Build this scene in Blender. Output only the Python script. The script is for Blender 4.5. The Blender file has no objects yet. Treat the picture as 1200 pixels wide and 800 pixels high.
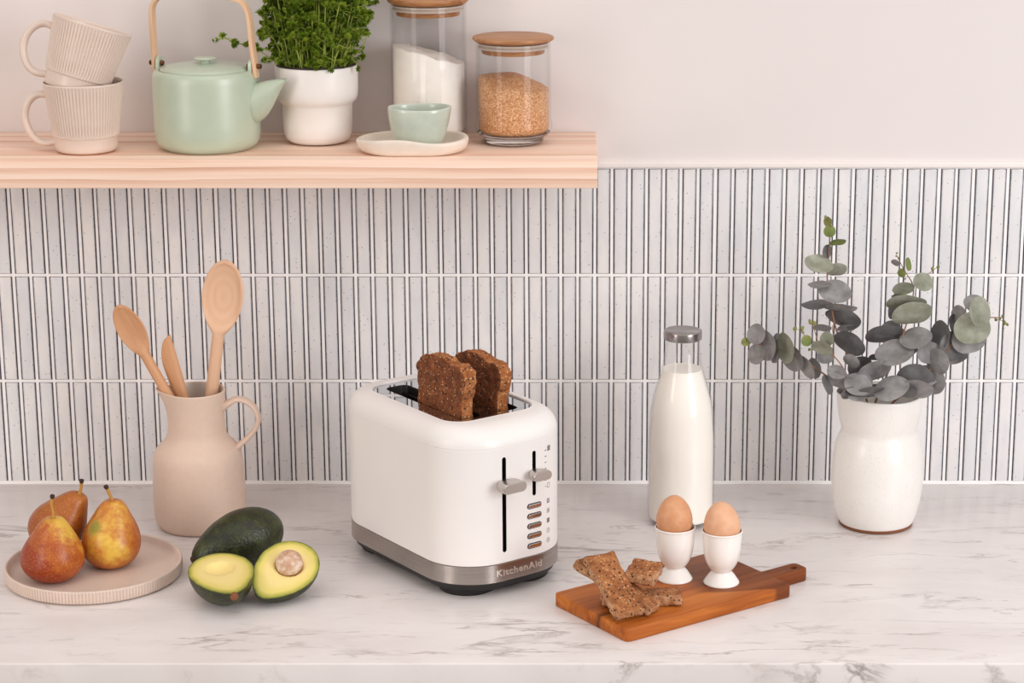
import bpy, bmesh, math, random
from mathutils import Vector, Matrix, noise, Euler
PI = math.pi
C = bpy.context.scene.collection
scene = bpy.context.scene
random.seed(7)
V = Vector

# ------------------------------------------------------------------ materials
def lin(c):
    o = []
    for v in c:
        v = v / 255.0
        o.append(v / 12.92 if v <= 0.04045 else ((v + 0.055) / 1.055) ** 2.4)
    return (o[0], o[1], o[2], 1.0)

class NT:
    def __init__(s, name):
        s.m = bpy.data.materials.new(name); s.m.use_nodes = True
        s.t = s.m.node_tree; s.t.nodes.clear()
        s.out = s.n('ShaderNodeOutputMaterial')
    def n(s, typ, **k):
        nd = s.t.nodes.new(typ)
        for a, b in k.items(): setattr(nd, a, b)
        return nd
    def l(s, a, b): s.t.links.new(a, b)
    def coord(s, kind='Object', scale=(1, 1, 1), rot=(0, 0, 0), loc=(0, 0, 0)):
        tc = s.n('ShaderNodeTexCoord'); mp = s.n('ShaderNodeMapping')
        mp.inputs['Scale'].default_value = scale; mp.inputs['Rotation'].default_value = rot
        mp.inputs['Location'].default_value = loc
        s.l(tc.outputs[kind], mp.inputs['Vector']); return mp.outputs[0]
    def noise(s, vec, scale, detail=4, rough=.55, dist=0):
        nd = s.n('ShaderNodeTexNoise')
        nd.inputs['Scale'].default_value = scale; nd.inputs['Detail'].default_value = detail
        nd.inputs['Roughness'].default_value = rough; nd.inputs['Distortion'].default_value = dist
        if vec is not None: s.l(vec, nd.inputs['Vector'])
        return nd.outputs['Fac']
    def ramp(s, fac, stops, interp='LINEAR'):
        r = s.n('ShaderNodeValToRGB'); r.color_ramp.interpolation = interp
        e = r.color_ramp.elements
        while len(e) < len(stops): e.new(.5)
        for i, (p, c) in enumerate(stops):
            e[i].position = p
            e[i].color = c if len(c) == 4 else (lin(c))
        s.l(fac, r.inputs[0]); return r.outputs[0]
    def mix(s, fac, a, b, blend='MIX'):
        m = s.n('ShaderNodeMix', data_type='RGBA', blend_type=blend)
        for sock, v in ((m.inputs[0], fac), (m.inputs[6], a), (m.inputs[7], b)):
            if isinstance(v, (tuple, list)): sock.default_value = v if len(v) == 4 else lin(v)
            elif isinstance(v, (int, float)): sock.default_value = v
            else: s.l(v, sock)
        return m.outputs[2]
    def math(s, op, a, b=0.0, c=None, clamp=False):
        m = s.n('ShaderNodeMath', operation=op, use_clamp=clamp)
        for i, v in enumerate((a, b) if c is None else (a, b, c)):
            if isinstance(v, (int, float)): m.inputs[i].default_value = v
            else: s.l(v, m.inputs[i])
        return m.outputs[0]
    def bsdf(s, color, rough=.5, metal=0, bump=None, bstr=.3, bdist=.001, **k):
        b = s.n('ShaderNodeBsdfPrincipled')
        for key, v in (('Base Color', color), ('Roughness', rough), ('Metallic', metal)):
            if isinstance(v, tuple): b.inputs[key].default_value = v if len(v) == 4 else lin(v)
            elif isinstance(v, (int, float)): b.inputs[key].default_value = v
            else: s.l(v, b.inputs[key])
        for key, v in k.items():
            b.inputs[key.replace('_', ' ')].default_value = v
        if bump is not None:
            bp = s.n('ShaderNodeBump'); bp.inputs['Strength'].default_value = bstr
            bp.inputs['Distance'].default_value = bdist
            s.l(bump, bp.inputs['Height']); s.l(bp.outputs[0], b.inputs['Normal'])
        s.l(b.outputs[0], s.out.inputs[0]); return b
BW = lambda v: (v, v, v, 1)

def plain(name, col, rough=.5, metal=0, var=.04, nscale=30, bstr=0, speck=None, **k):
    """a solid glaze / plastic / metal with slight mottling, optional dark speckles"""
    n = NT(name); co = n.coord()
    f = n.noise(co, nscale, 3)
    L = lin(col)
    dk = tuple(max(0, x * (1 - var * 2)) for x in L[:3]) + (1,)
    lt = tuple(min(1, x * (1 + var)) for x in L[:3]) + (1,)
    c = n.ramp(f, [(.3, dk), (.7, lt)])
    if speck:
        sc, th, scol = speck
        vn = n.n('ShaderNodeTexVoronoi'); vn.inputs['Scale'].default_value = sc
        n.l(co, vn.inputs['Vector'])
        big = n.noise(co, sc * .35, 2)
        m = n.math('MULTIPLY', n.math('LESS_THAN', vn.outputs['Distance'], th), n.math('GREATER_THAN', big, .52))
        c = n.mix(m, c, scol)
    n.bsdf(c, rough, metal, bump=(n.noise(co, 400, 2) if bstr else None), bstr=bstr, bdist=.0004, **k)
    return n.m

def wood(name, c1, c2, c3, scale=1.0, axis='x', rough=.5, ring=60, spread=.25, bstr=.08):
    n = NT(name)
    sc = {'x': (1.2, 22, 22), 'z': (22, 22, 1.2), 'y': (22, 1.2, 22)}[axis]
    co = n.coord(scale=tuple(v * scale for v in sc))
    a = n.noise(co, 1.6, 4, .6, .6)
    b = n.noise(co, ring / 6, 6, .7, .2)
    f = n.math('ADD', n.math('MULTIPLY', a, .65), n.math('MULTIPLY', b, .35))
    c = n.ramp(f, [(.5 - spread, c1), (.5, c2), (.5 + spread, c3)])
    n.bsdf(c, rough, bump=b, bstr=bstr, bdist=.0006)
    return n.m

M = {}
M['wall'] = plain('painted_plaster', (229, 221, 219), .75, var=.008, nscale=6)
M['trim'] = plain('white_trim_paint', (240, 232, 228), .5, var=.01)
M['grout'] = plain('white_grout', (252, 249, 248), .8, var=.01, nscale=200, bstr=.1)
M['mug'] = plain('beige_stoneware', (226, 206, 193), .38, var=.015, nscale=60, Coat_Weight=.3, Coat_Roughness=.2)
M['terracotta'] = plain('bare_clay', (178, 128, 98), .8, bstr=.15)
M['sage'] = plain('sage_glaze', (186, 198, 176), .36, var=.02, Coat_Weight=.9, Coat_Roughness=.34)
M['sagecup'] = plain('pale_sage_glaze', (200, 208, 193), .28, var=.05, nscale=40, Coat_Weight=.8, Coat_Roughness=.15)
M['ashwood'] = wood('bent_ash', (206, 160, 122), (226, 184, 148), (236, 202, 170), 1.0, 'z', .4)
M['brass'] = plain('aged_brass', (120, 82, 58), .35, 1)
M['potwhite'] = plain('white_pot_enamel', (240, 234, 229), .35, var=.01)
M['liner'] = plain('dark_plastic', (48, 36, 32), .5)
M['saucer'] = plain('cream_stoneware', (234, 220, 206), .4, var=.03, nscale=50)
M['pitcher'] = plain('matte_clay_beige', (222, 196, 178), .6, var=.015, nscale=120, bstr=.05)
M['pitcherin'] = plain('pale_inner_glaze', (205, 192, 182), .3, var=.02)
M['plate'] = plain('ribbed_beige_stoneware', (222, 201, 187), .45, var=.02, nscale=80)
M['eggcup'] = plain('white_porcelain', (247, 243, 238), .18, var=.005, Coat_Weight=.4, Coat_Roughness=.05)
M['vase'] = plain('speckled_white_glaze', (240, 236, 231), .3, var=.015, speck=(420, .15, (188, 178, 170)), Coat_Weight=.2)
M['unglazed'] = plain('brown_raw_clay', (130, 78, 50), .85, bstr=.2)
M['toaster'] = plain('white_enamel', (241, 236, 233), .34, var=.004)
M['blackplastic'] = plain('black_plastic', (26, 23, 23), .5)
M['blackslot'] = plain('slot_black', (8, 8, 8), .7)
M['chrome'] = plain('polished_chrome', (205, 208, 212), .035, 1, var=.005)
M['slotmetal'] = plain('dark_slot_steel', (60, 55, 52), .35, .8)
M['satin'] = plain('satin_nickel', (196, 188, 182), .32, 1, var=.01)
M['wellsteel'] = plain('dark_well_steel', (36, 32, 30), .45, .6)  # dark metal colour for the inside of the slot wells
M['logometal'] = plain('bright_letter_metal', (238, 232, 226), .38, 1)
M['ink'] = plain('grey_print', (120, 116, 116), .6)
M['milk'] = plain('milk', (255, 249, 240), .35, var=.002)
M['flour'] = plain('flour', (255, 247, 239), .95, var=.02, nscale=90, bstr=.4)
M['tin'] = plain('brushed_tin', (168, 162, 160), .25, 1, var=.03, nscale=15)
M['gasket'] = plain('clear_silicone_ring', (206, 190, 178), .35, var=.03)
M['stemgreen'] = plain('parsley_stalk', (158, 172, 74), .5, var=.1)

# brushed metal band
n = NT('brushed_steel'); co = n.coord(scale=(6, 6, 900))
f = n.noise(co, 2, 3)
n.bsdf(n.ramp(f, [(.3, (158, 150, 145)), (.7, (186, 179, 174))]), .27, 1, bump=f, bstr=.05, bdist=.0002)
M['brushed'] = n.m

# pine shelf
n = NT('pine')
wv = n.n('ShaderNodeTexWave', wave_type='RINGS', rings_direction='X', wave_profile='SAW')
wv.inputs['Scale'].default_value = 24; wv.inputs['Distortion'].default_value = 2.2; wv.inputs['Detail'].default_value = 3; wv.inputs['Detail Scale'].default_value = .7; wv.inputs['Detail Roughness'].default_value = .55
n.l(n.coord(scale=(.16, 1, 1), loc=(0, .12, -.29), rot=(0, .012, 0)), wv.inputs['Vector'])
w = n.noise(n.coord(scale=(1.6, 120, 120)), 1.5, 4, .65, .2)
big = n.noise(n.coord(scale=(1.2, 30, 30)), 1.2, 3)
f = n.math('ADD', n.math('MULTIPLY', wv.outputs['Fac'], .32), n.math('MULTIPLY', n.ramp(w, [(.25, BW(.1)), (.75, BW(.9))]), .36))
f = n.math('ADD', f, n.math('MULTIPLY', big, .2))
c = n.ramp(f, [(.24, (250, 224, 206)), (.44, (243, 210, 189)), (.58, (230, 189, 164)), (.74, (196, 150, 122))])
n.bsdf(c, .55, bump=w, bstr=.12, bdist=.0005); M['pine'] = n.m

M['beech'] = wood('beech', (214, 166, 130), (226, 182, 148), (234, 194, 164), 1.2, 'z', .5)
M['cherry'] = wood('cherry_wood', (186, 130, 88), (206, 152, 110), (220, 172, 132), 1.6, 'z', .5)
# concentric figure in the big spoon bowl
n = NT('beech_rings'); co = n.coord(scale=(1, 1, .62))
wv = n.n('ShaderNodeTexWave', wave_type='RINGS', rings_direction='SPHERICAL')
wv.inputs['Scale'].default_value = 38; wv.inputs['Distortion'].default_value = 1.2; wv.inputs['Detail'].default_value = 2
n.l(co, wv.inputs['Vector'])
c = n.mix(n.math('MULTIPLY', wv.outputs['Fac'], .32), (230, 188, 156), (216, 166, 130))
n.bsdf(c, .5); M['beechring'] = n.m
M['bamboo'] = wood('bamboo', (136, 86, 48), (172, 116, 72), (198, 148, 102), 3.2, 'x', .45, spread=.16)
# acacia board
n = NT('acacia'); co = n.coord(scale=(2.2, 26, 26)); a = n.noise(co, 1.4, 5, .6, 1.0)
b = n.noise(n.coord(scale=(5, 120, 120)), 1, 3)
f = n.math('ADD', n.math('MULTIPLY', a, .7), n.math('MULTIPLY', b, .3))
light = n.ramp(f, [(.3, (120, 56, 18)), (.44, (166, 88, 32)), (.57, (194, 112, 44)), (.72, (212, 136, 62))])
dark = n.ramp(f, [(.3, (72, 34, 16)), (.5, (112, 56, 26)), (.7, (142, 76, 36))])
tc = n.n('ShaderNodeTexCoord'); sp = n.n('ShaderNodeSeparateXYZ'); n.l(tc.outputs['Object'], sp.inputs[0])
# heartwood towards the handle end, its edge slanting across the board
wob = n.math('MULTIPLY', n.math('SUBTRACT', a, .5), .022)
d1 = n.math('ADD', n.math('ADD', sp.outputs['Y'], wob), n.math('MULTIPLY', n.math('SUBTRACT', sp.outputs['X'], .153), .552))
heart = n.math('MULTIPLY', n.ramp(n.math('MULTIPLY', n.math('SUBTRACT', d1, .036), 300), [(0, BW(0)), (1, BW(1))]),
               n.ramp(n.math('MULTIPLY', n.math('ADD', n.math('SUBTRACT', sp.outputs['X'], .135), n.math('MULTIPLY', wob, 3)), 40), [(0, BW(0)), (1, BW(1))]))
joint = n.math('ABSOLUTE', n.math('ADD', n.math('SUBTRACT', sp.outputs['Y'], .0555), n.math('MULTIPLY', wob, .5)))
knot = n.math('MULTIPLY', n.ramp(n.math('MULTIPLY', joint, 130), [(.1, BW(1)), (.75, BW(0))]), n.ramp(n.math('MULTIPLY', sp.outputs['X'], 9), [(0, BW(1)), (.8, BW(0))]))
c = n.mix(n.math('MULTIPLY', heart, .85), light, dark)
c = n.mix(n.math('MULTIPLY', knot, .8), c, (66, 34, 18))
n.bsdf(c, .5, bump=b, bstr=.08, bdist=.0004, Specular_IOR_Level=.25); M['acacia'] = n.m

# tile: uv = metres inside the tile, attribute 'rnd' per tile, 'half' = half sizes
n = NT('kit_kat_tile')
uv = n.n('ShaderNodeUVMap', uv_map='UVMap'); sp = n.n('ShaderNodeSeparateXYZ'); n.l(uv.outputs[0], sp.inputs[0])
at = n.n('ShaderNodeAttribute', attribute_name='rnd'); atc = n.n('ShaderNodeSeparateXYZ'); n.l(at.outputs['Vector'], atc.inputs[0])
co = n.coord()
wob = n.math('MULTIPLY', n.math('SUBTRACT', n.noise(co, 160, 2), .5), .0007)
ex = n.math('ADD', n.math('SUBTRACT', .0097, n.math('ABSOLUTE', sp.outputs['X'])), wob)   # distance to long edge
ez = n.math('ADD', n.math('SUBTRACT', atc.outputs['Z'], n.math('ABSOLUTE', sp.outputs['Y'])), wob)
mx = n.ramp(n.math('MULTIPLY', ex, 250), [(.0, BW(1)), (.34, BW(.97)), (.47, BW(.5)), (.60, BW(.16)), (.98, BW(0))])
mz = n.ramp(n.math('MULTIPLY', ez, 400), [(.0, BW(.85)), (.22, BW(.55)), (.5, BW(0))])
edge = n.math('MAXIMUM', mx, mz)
cl = n.noise(n.coord(scale=(1, 1, .35)), 45, 3)
base = n.mix(atc.outputs['X'], (229, 228, 230), (240, 236, 234))
base = n.mix(n.math('MULTIPLY', n.ramp(cl, [(.42, BW(0)), (.72, BW(1))]), .6), base, (213, 215, 221))
vo = n.n('ShaderNodeTexVoronoi'); vo.inputs['Scale'].default_value = 190; n.l(co, vo.inputs['Vector'])
sep = n.n('ShaderNodeSeparateColor'); n.l(vo.outputs['Color'], sep.inputs[0])
spk = n.math('MULTIPLY', n.math('LESS_THAN', vo.outputs['Distance'], .13), n.math('GREATER_THAN', sep.outputs[0], .66))
base = n.mix(n.math('MULTIPLY', spk, .8), base, (104, 98, 104))
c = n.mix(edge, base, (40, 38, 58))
n.bsdf(c, .2, bump=n.noise(co, 60, 2), bstr=.12, bdist=.0015, Coat_Weight=.3, Coat_Roughness=.08); M['tile'] = n.m

# marble
n = NT('white_marble')
def vein(nt, scale, rot, nscale, width, mlo, mhi, seedloc, dist=1.0):
    co = nt.coord(scale=scale, rot=(0, 0, rot), loc=seedloc)
    a = nt.noise(co, nscale, 8, .62, dist)
    r = nt.math('ABSOLUTE', nt.math('SUBTRACT', a, .5))
    r = nt.ramp(r, [(0, BW(1)), (width * .35, BW(.55)), (width, BW(0))])
    msk = nt.ramp(nt.noise(nt.coord(scale=scale, rot=(0, 0, rot), loc=(seedloc[1] + 3, 7, 1)), nscale * 1.4, 3), [(mlo, BW(0)), (mhi, BW(1))])
    return nt.math('MULTIPLY', r, msk)
v1 = vein(n, (.8, 3.6, 1), -.10, 3.0, .022, .50, .68, (0, 0, 0), .6)
v2 = vein(n, (1.0, 4.4, 1), .12, 5.5, .026, .54, .7, (4.3, 1.2, 0), .5)
v3 = vein(n, (.8, 3.0, 1), -.2, 11, .05, .56, .74, (8.3, 5.2, 0), .6)
cloud = n.noise(n.coord(scale=(1, 2.2, 1)), 6, 5, .6, .5)
c = n.ramp(cloud, [(.35, (224, 216, 214)), (.6, (232, 225, 223))])
c = n.mix(n.math('MULTIPLY', v1, .85), c, (128, 116, 112))
c = n.mix(n.math('MULTIPLY', v2, .75), c, (132, 118, 110))
c = n.mix(n.math('MULTIPLY', v3, .4), c, (164, 148, 140))
n.bsdf(c, .3, Coat_Weight=.1); M['marble'] = n.m

# bread
def bread(name, c1, c2, c3):
    n = NT(name); co = n.coord()
    a = n.noise(co, 90, 6, .7)
    c = n.ramp(a, [(.3, c1), (.5, c2), (.68, c3)])
    for sc, th, col, sel in ((230, .30, (52, 28, 16), .55), (300, .26, (236, 196, 150), .62), (150, .24, (38, 20, 12), .66)):
        vo = n.n('ShaderNodeTexVoronoi'); vo.inputs['Scale'].default_value = sc; n.l(co, vo.inputs['Vector'])
        s = n.n('ShaderNodeSeparateColor'); n.l(vo.outputs['Color'], s.inputs[0])
        m = n.math('MULTIPLY', n.math('LESS_THAN', vo.outputs['Distance'], th), n.math('GREATER_THAN', s.outputs[0], sel))
        c = n.mix(n.math('MULTIPLY', m, .85), c, col)
    n.bsdf(c, .8, bump=n.noise(co, 220, 4, .7), bstr=1.0, bdist=.003)
    return n.m
M['toast'] = bread('seeded_toast', (92, 46, 20), (130, 70, 34), (160, 94, 50))
M['crust'] = bread('toast_crust', (120, 64, 28), (166, 98, 48), (200, 136, 84))
M['soldier'] = bread('toast_soldier', (116, 62, 28), (164, 100, 54), (198, 136, 84))
M['crumb'] = bread('toast_crumb', (150, 94, 56), (192, 138, 96), (220, 176, 138))

# brown sugar
n = NT('brown_sugar'); co = n.coord(); vo = n.n('ShaderNodeTexVoronoi'); vo.inputs['Scale'].default_value = 820
n.l(co, vo.inputs['Vector']); s = n.n('ShaderNodeSeparateColor'); n.l(vo.outputs['Color'], s.inputs[0])
c = n.ramp(s.outputs[0], [(0, (178, 112, 64)), (.5, (212, 150, 98)), (1, (242, 200, 156))])
n.bsdf(c, .6, bump=vo.outputs['Distance'], bstr=.6, bdist=.001); M['sugar'] = n.m

# thin clear glass: see-through with a Fresnel sheen
def glass(name, tint=(.975, .975, .97, 1), k=1.0):
    n = NT(name)
    tr = n.n('ShaderNodeBsdfTransparent'); tr.inputs[0].default_value = tint
    gl = n.n('ShaderNodeBsdfGlossy'); gl.inputs['Roughness'].default_value = .03
    lw = n.n('ShaderNodeLayerWeight'); lw.inputs['Blend'].default_value = .5
    fac = n.math('ADD', .020 * k, n.math('MULTIPLY', n.math('POWER', lw.outputs['Facing'], 4.0), .55 * k), clamp=True)
    mx = n.n('ShaderNodeMixShader'); n.l(fac, mx.inputs[0]); n.l(tr.outputs[0], mx.inputs[1]); n.l(gl.outputs[0], mx.inputs[2])
    n.l(mx.outputs[0], n.out.inputs[0]); return n.m
M['glass'] = glass('clear_glass', (.996, .996, .995, 1), .9)
n = NT('thick_glass'); n.bsdf((250, 250, 248), .02, Transmission_Weight=1.0, IOR=1.45); M['thickglass'] = n.m

# parsley, soil
n = NT('parsley_leaf'); co = n.coord(); a = n.noise(co, 60, 3)
n.bsdf(n.ramp(a, [(.3, (76, 104, 22)), (.5, (122, 148, 36)), (.7, (172, 186, 70))]), .5, Subsurface_Weight=.0); M['parsley'] = n.m
n = NT('potting_soil'); co = n.coord(); a = n.noise(co, 160, 5)
n.bsdf(n.ramp(a, [(.35, (38, 24, 18)), (.7, (104, 66, 44))]), .95, bump=a, bstr=1, bdist=.004); M['soil'] = n.m

# eucalyptus
def leafmat(name, c1, c2, c3):
    n = NT(name); co = n.coord(); a = n.noise(co, 45, 5, .6)
    n.bsdf(n.ramp(a, [(.3, c1), (.5, c2), (.7, c3)]), .62); return n.m
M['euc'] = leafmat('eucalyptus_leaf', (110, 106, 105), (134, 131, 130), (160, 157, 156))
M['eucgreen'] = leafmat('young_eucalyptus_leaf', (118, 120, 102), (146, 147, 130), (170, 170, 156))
M['eucdark'] = leafmat('dark_eucalyptus_leaf', (80, 78, 78), (100, 98, 98), (120, 118, 118))  # darkest of the grey leaf tones
M['eucbud'] = leafmat('eucalyptus_bud', (84, 100, 44), (116, 128, 62), (150, 140, 90))
M['twig'] = plain('eucalyptus_twig', (150, 104, 74), .6, var=.12)

# pear skin
def pearmat(name, red, mid, yel, ydir, bias, green=None):
    n = NT(name); tc = n.n('ShaderNodeTexCoord')
    dv = n.n('ShaderNodeVectorMath', operation='DOT_PRODUCT'); n.l(tc.outputs['Object'], dv.inputs[0]); dv.inputs[1].default_value = ydir
    co = n.coord()
    f = n.math('ADD', dv.outputs['Value'], n.math('MULTIPLY', n.math('SUBTRACT', n.noise(co, 34, 6, .72), .5), 1.3))
    f = n.math('ADD', f, bias)
    c = n.ramp(f, [(.05, red), (.36, mid), (.62, yel)])
    if green:
        gp, gr = green
        ds = n.n('ShaderNodeVectorMath', operation='DISTANCE'); n.l(tc.outputs['Object'], ds.inputs[0]); ds.inputs[1].default_value = gp
        g = n.ramp(n.math('ADD', n.math('DIVIDE', ds.outputs['Value'], gr), n.math('MULTIPLY', n.noise(co, 90, 3), .5)), [(.6, BW(.8)), (1.2, BW(0))])
        c = n.mix(g, c, (140, 146, 50))
    vo = n.n('ShaderNodeTexVoronoi'); vo.inputs['Scale'].default_value = 420; n.l(co, vo.inputs['Vector'])
    c = n.mix(n.math('MULTIPLY', n.math('LESS_THAN', vo.outputs['Distance'], .26), .34), c, (232, 176, 92))
    n.bsdf(c, .36, bump=n.noise(co, 120, 3), bstr=.05); return n.m
RED, MID, YEL = (150, 56, 20), (184, 98, 36), (220, 176, 68)
M['pearA'] = pearmat('red_pear_skin', RED, MID, YEL, (8.5, 1, 9), -.22)
M['pearB'] = pearmat('yellow_pear_skin', (164, 76, 30), (198, 122, 44), (228, 186, 76), (.5, -13, 5), -.12, ((-.014, -.022, .058), .016))
M['pearC'] = pearmat('bronze_pear_skin', (158, 82, 30), (180, 106, 40), (206, 148, 58), (3, -5, 3), -.08)
M['pearstem'] = plain('pear_stalk', (196, 142, 62), .6, var=.15)
M['stemtip'] = plain('dry_stalk_tip', (60, 36, 26), .8)

# avocado
n = NT('avocado_skin'); co = n.coord(); a = n.noise(co, 70, 5, .65); vo = n.n('ShaderNodeTexVoronoi'); vo.inputs['Scale'].default_value = 300; n.l(co, vo.inputs['Vector'])
n.bsdf(n.ramp(a, [(.3, (22, 23, 10)), (.5, (40, 44, 14)), (.72, (66, 74, 24))]), .4, bump=vo.outputs['Distance'], bstr=.35, bdist=.0015); M['avoskin'] = n.m
n = NT('avocado_flesh'); at = n.n('ShaderNodeAttribute', attribute_name='rim')
co = n.coord(); f = n.math('ADD', at.outputs['Fac'], n.math('MULTIPLY', n.math('SUBTRACT', n.noise(co, 60, 3), .5), .12))
n.bsdf(n.ramp(f, [(.0, (244, 222, 150)), (.6, (242, 220, 144)), (.82, (226, 208, 112)), (.95, (160, 160, 56)), (1, (74, 84, 26))]), .42, Subsurface_Weight=.0)
M['avoflesh'] = n.m
n = NT('avocado_stone'); co = n.coord(); a = n.noise(co, 75, 5, .7)
n.bsdf(n.ramp(a, [(.35, (176, 128, 96)), (.5, (206, 168, 140)), (.62, (232, 212, 194))]), .7, bump=a, bstr=.3); M['stone'] = n.m
n = NT('egg_shell'); co = n.coord(); a = n.noise(co, 90, 4)
n.bsdf(n.ramp(a, [(.3, (206, 144, 102)), (.7, (220, 162, 120))]), .5, bump=n.noise(co, 500, 2), bstr=.06); M['egg'] = n.m
n = NT('pale_egg_shell'); co = n.coord(); a = n.noise(co, 90, 4)
n.bsdf(n.ramp(a, [(.3, (222, 166, 128)), (.7, (232, 182, 146))]), .5, bump=n.noise(co, 500, 2), bstr=.06); M['egg2'] = n.m

# ------------------------------------------------------------------ geometry helpers
def link(name, verts, faces, mats, parent=None, smooth=True, angle=40, fm=None, loc=None, rot=None):
    me = bpy.data.meshes.new(name); me.from_pydata([tuple(v) for v in verts], [], faces)
    for m in (mats if isinstance(mats, (list, tuple)) else [mats]): me.materials.append(m)
    if fm: me.polygons.foreach_set('material_index', fm)
    if smooth:
        me.polygons.foreach_set('use_smooth', [True] * len(me.polygons))
        me.set_sharp_from_angle(angle=math.radians(angle))
    me.update()
    o = bpy.data.objects.new(name, me); C.objects.link(o)
    if parent: o.parent = parent
    if loc: o.location = loc
    if rot: o.rotation_euler = rot
    return o
def fixn(o):
    bm = bmesh.new(); bm.from_mesh(o.data); bmesh.ops.recalc_face_normals(bm, faces=bm.faces); bm.to_mesh(o.data); bm.free()
    return o
def thing(name, label, cat, loc=(0, 0, 0), rotz=0, group=None):
    o = bpy.data.objects.new(name, None); C.objects.link(o); o.empty_display_size = .02
    o.location = loc; o.rotation_euler = (0, 0, rotz); o['label'] = label; o['category'] = cat
    if group: o['group'] = group
    return o
def tag(o, label, cat, group=None):
    o['label'] = label; o['category'] = cat
    if group: o['group'] = group
    return o
def struct(o): o['kind'] = 'structure'; return o

def crom(pts, n=8, closed=False):
    """Catmull-Rom through points of any dimension"""
    out = []; P = [list(p) for p in pts]; L = len(P)
    for i in range(L if closed else L - 1):
        p0 = P[(i - 1) % L] if (closed or i > 0) else P[0]
        p1, p2 = P[i], P[(i + 1) % L]
        p3 = P[(i + 2) % L] if (closed or i + 2 < L) else P[-1]
        for k in range(n):
            t = k / n
            out.append([.5 * (2 * b + (c - a) * t + (2 * a - 5 * b + 4 * c - d) * t * t + (3 * b - a - 3 * c + d) * t ** 3)
                        for a, b, c, d in zip(p0, p1, p2, p3)])
    if not closed: out.append(P[-1])
    return out

def lathe(prof, segs=96, fn=None):
    """prof: list of (r,z); r==0 collapses to a point. fn(r,z,theta)->(r,z[,dx,dy])"""
    verts, faces, rows = [], [], []
    for r, z in prof:
        if r < 1e-6:
            rows.append([len(verts)]); verts.append((0, 0, z)); continue
        row = []
        for i in range(segs):
            t = 2 * PI * i / segs
            rr, zz = (r, z) if fn is None else fn(r, z, t)[:2]
            row.append(len(verts)); verts.append((rr * math.cos(t), rr * math.sin(t), zz))
        rows.append(row)
    for a, b in zip(rows, rows[1:]):
        if len(a) == 1 and len(b) == 1: continue
        for i in range(segs):
            j = (i + 1) % segs
            if len(a) == 1: faces.append((a[0], b[j], b[i]))
            elif len(b) == 1: faces.append((a[i], a[j], b[0]))
            else: faces.append((a[i], a[j], b[j], b[i]))
    return verts, faces

def lathe_obj(name, prof, mat, parent=None, segs=96, fn=None, smooth=0, **k):
    if smooth: prof = crom(prof, smooth); prof = [(max(0, r), z) for r, z in prof]
    v, f = lathe(prof, segs, fn); return fixn(link(name, v, f, mat, parent, **k))

def tube(path, rad, segs=12, ell=None, up=V((0, 1, 0)), cap=True, flat=2.0):
    """sweep of an ellipse / superellipse; rad: number or list of (a along normal, b along binormal 'up')"""
    P = [V(p) for p in path]; n = len(P); verts, faces = [], []
    for i, p in enumerate(P):
        t = (P[min(i + 1, n - 1)] - P[max(i - 1, 0)]).normalized()
        b = (up - t * up.dot(t))
        b = b.normalized() if b.length > 1e-6 else t.orthogonal().normalized()
        nn = t.cross(b)
        r = rad[i] if isinstance(rad, list) else rad
        a1, b1 = r if isinstance(r, (tuple, list)) else (r, r)
        for k in range(segs):
            th = 2 * PI * k / segs
            cx = math.copysign(abs(math.cos(th)) ** (2 / flat), math.cos(th)); sx = math.copysign(abs(math.sin(th)) ** (2 / flat), math.sin(th))
            verts.append(p + nn * (a1 * cx) + b * (b1 * sx))
    for i in range(n - 1):
        for k in range(segs):
            j = (k + 1) % segs
            faces.append((i * segs + k, i * segs + j, (i + 1) * segs + j, (i + 1) * segs + k))
    if cap:
        faces.append(tuple(range(segs))); faces.append(tuple(range((n - 1) * segs, n * segs)))
    return verts, faces
def tube_obj(name, path, rad, mat, parent=None, smoothn=8, segs=14, up=V((0, 1, 0)), flat=2.0, **k):
    if smoothn:
        if isinstance(rad, list):
            rr = [r if isinstance(r, (tuple, list)) else (r, r) for r in rad]
            q = crom([list(p) + list(r) for p, r in zip(path, rr)], smoothn)
            path = [x[:3] for x in q]; rad = [(max(x[3], 1e-4), max(x[4], 1e-4)) for x in q]
        else: path = crom(path, smoothn)
    v, f = tube(path, rad, segs, up=up, flat=flat); return fixn(link(name, v, f, mat, parent, **k))

class Acc:
    def __init__(s): s.v, s.f, s.m = [], [], []
    def add(s, v, f, mi=0):
        b = len(s.v); s.v += [tuple(x) for x in v]; s.f += [tuple(i + b for i in q) for q in f]; s.m += [mi] * len(f)
    def obj(s, name, mats, parent=None, **k): return link(name, s.v, s.f, mats, parent, fm=s.m, **k)

def box(x0, x1, y0, y1, z0, z1):
    v = [(x, y, z) for x in (x0, x1) for y in (y0, y1) for z in (z0, z1)]
    f = [(0, 1, 3, 2), (4, 6, 7, 5), (0, 4, 5, 1), (2, 3, 7, 6), (0, 2, 6, 4), (1, 5, 7, 3)]
    return v, f
def bevel_box(name, dims, mat, parent=None, bev=.002, seg=3, **k):
    v, f = box(*dims); o = link(name, v, f, mat, parent, smooth=False, **k)
    bm = bmesh.new(); bm.from_mesh(o.data); bmesh.ops.recalc_face_normals(bm, faces=bm.faces)
    bmesh.ops.bevel(bm, geom=bm.edges[:], offset=bev, segments=seg, affect='EDGES', profile=.5)
    for fc in bm.faces: fc.smooth = True
    bm.to_mesh(o.data); bm.free(); o.data.set_sharp_from_angle(angle=math.radians(50)); return o

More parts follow.
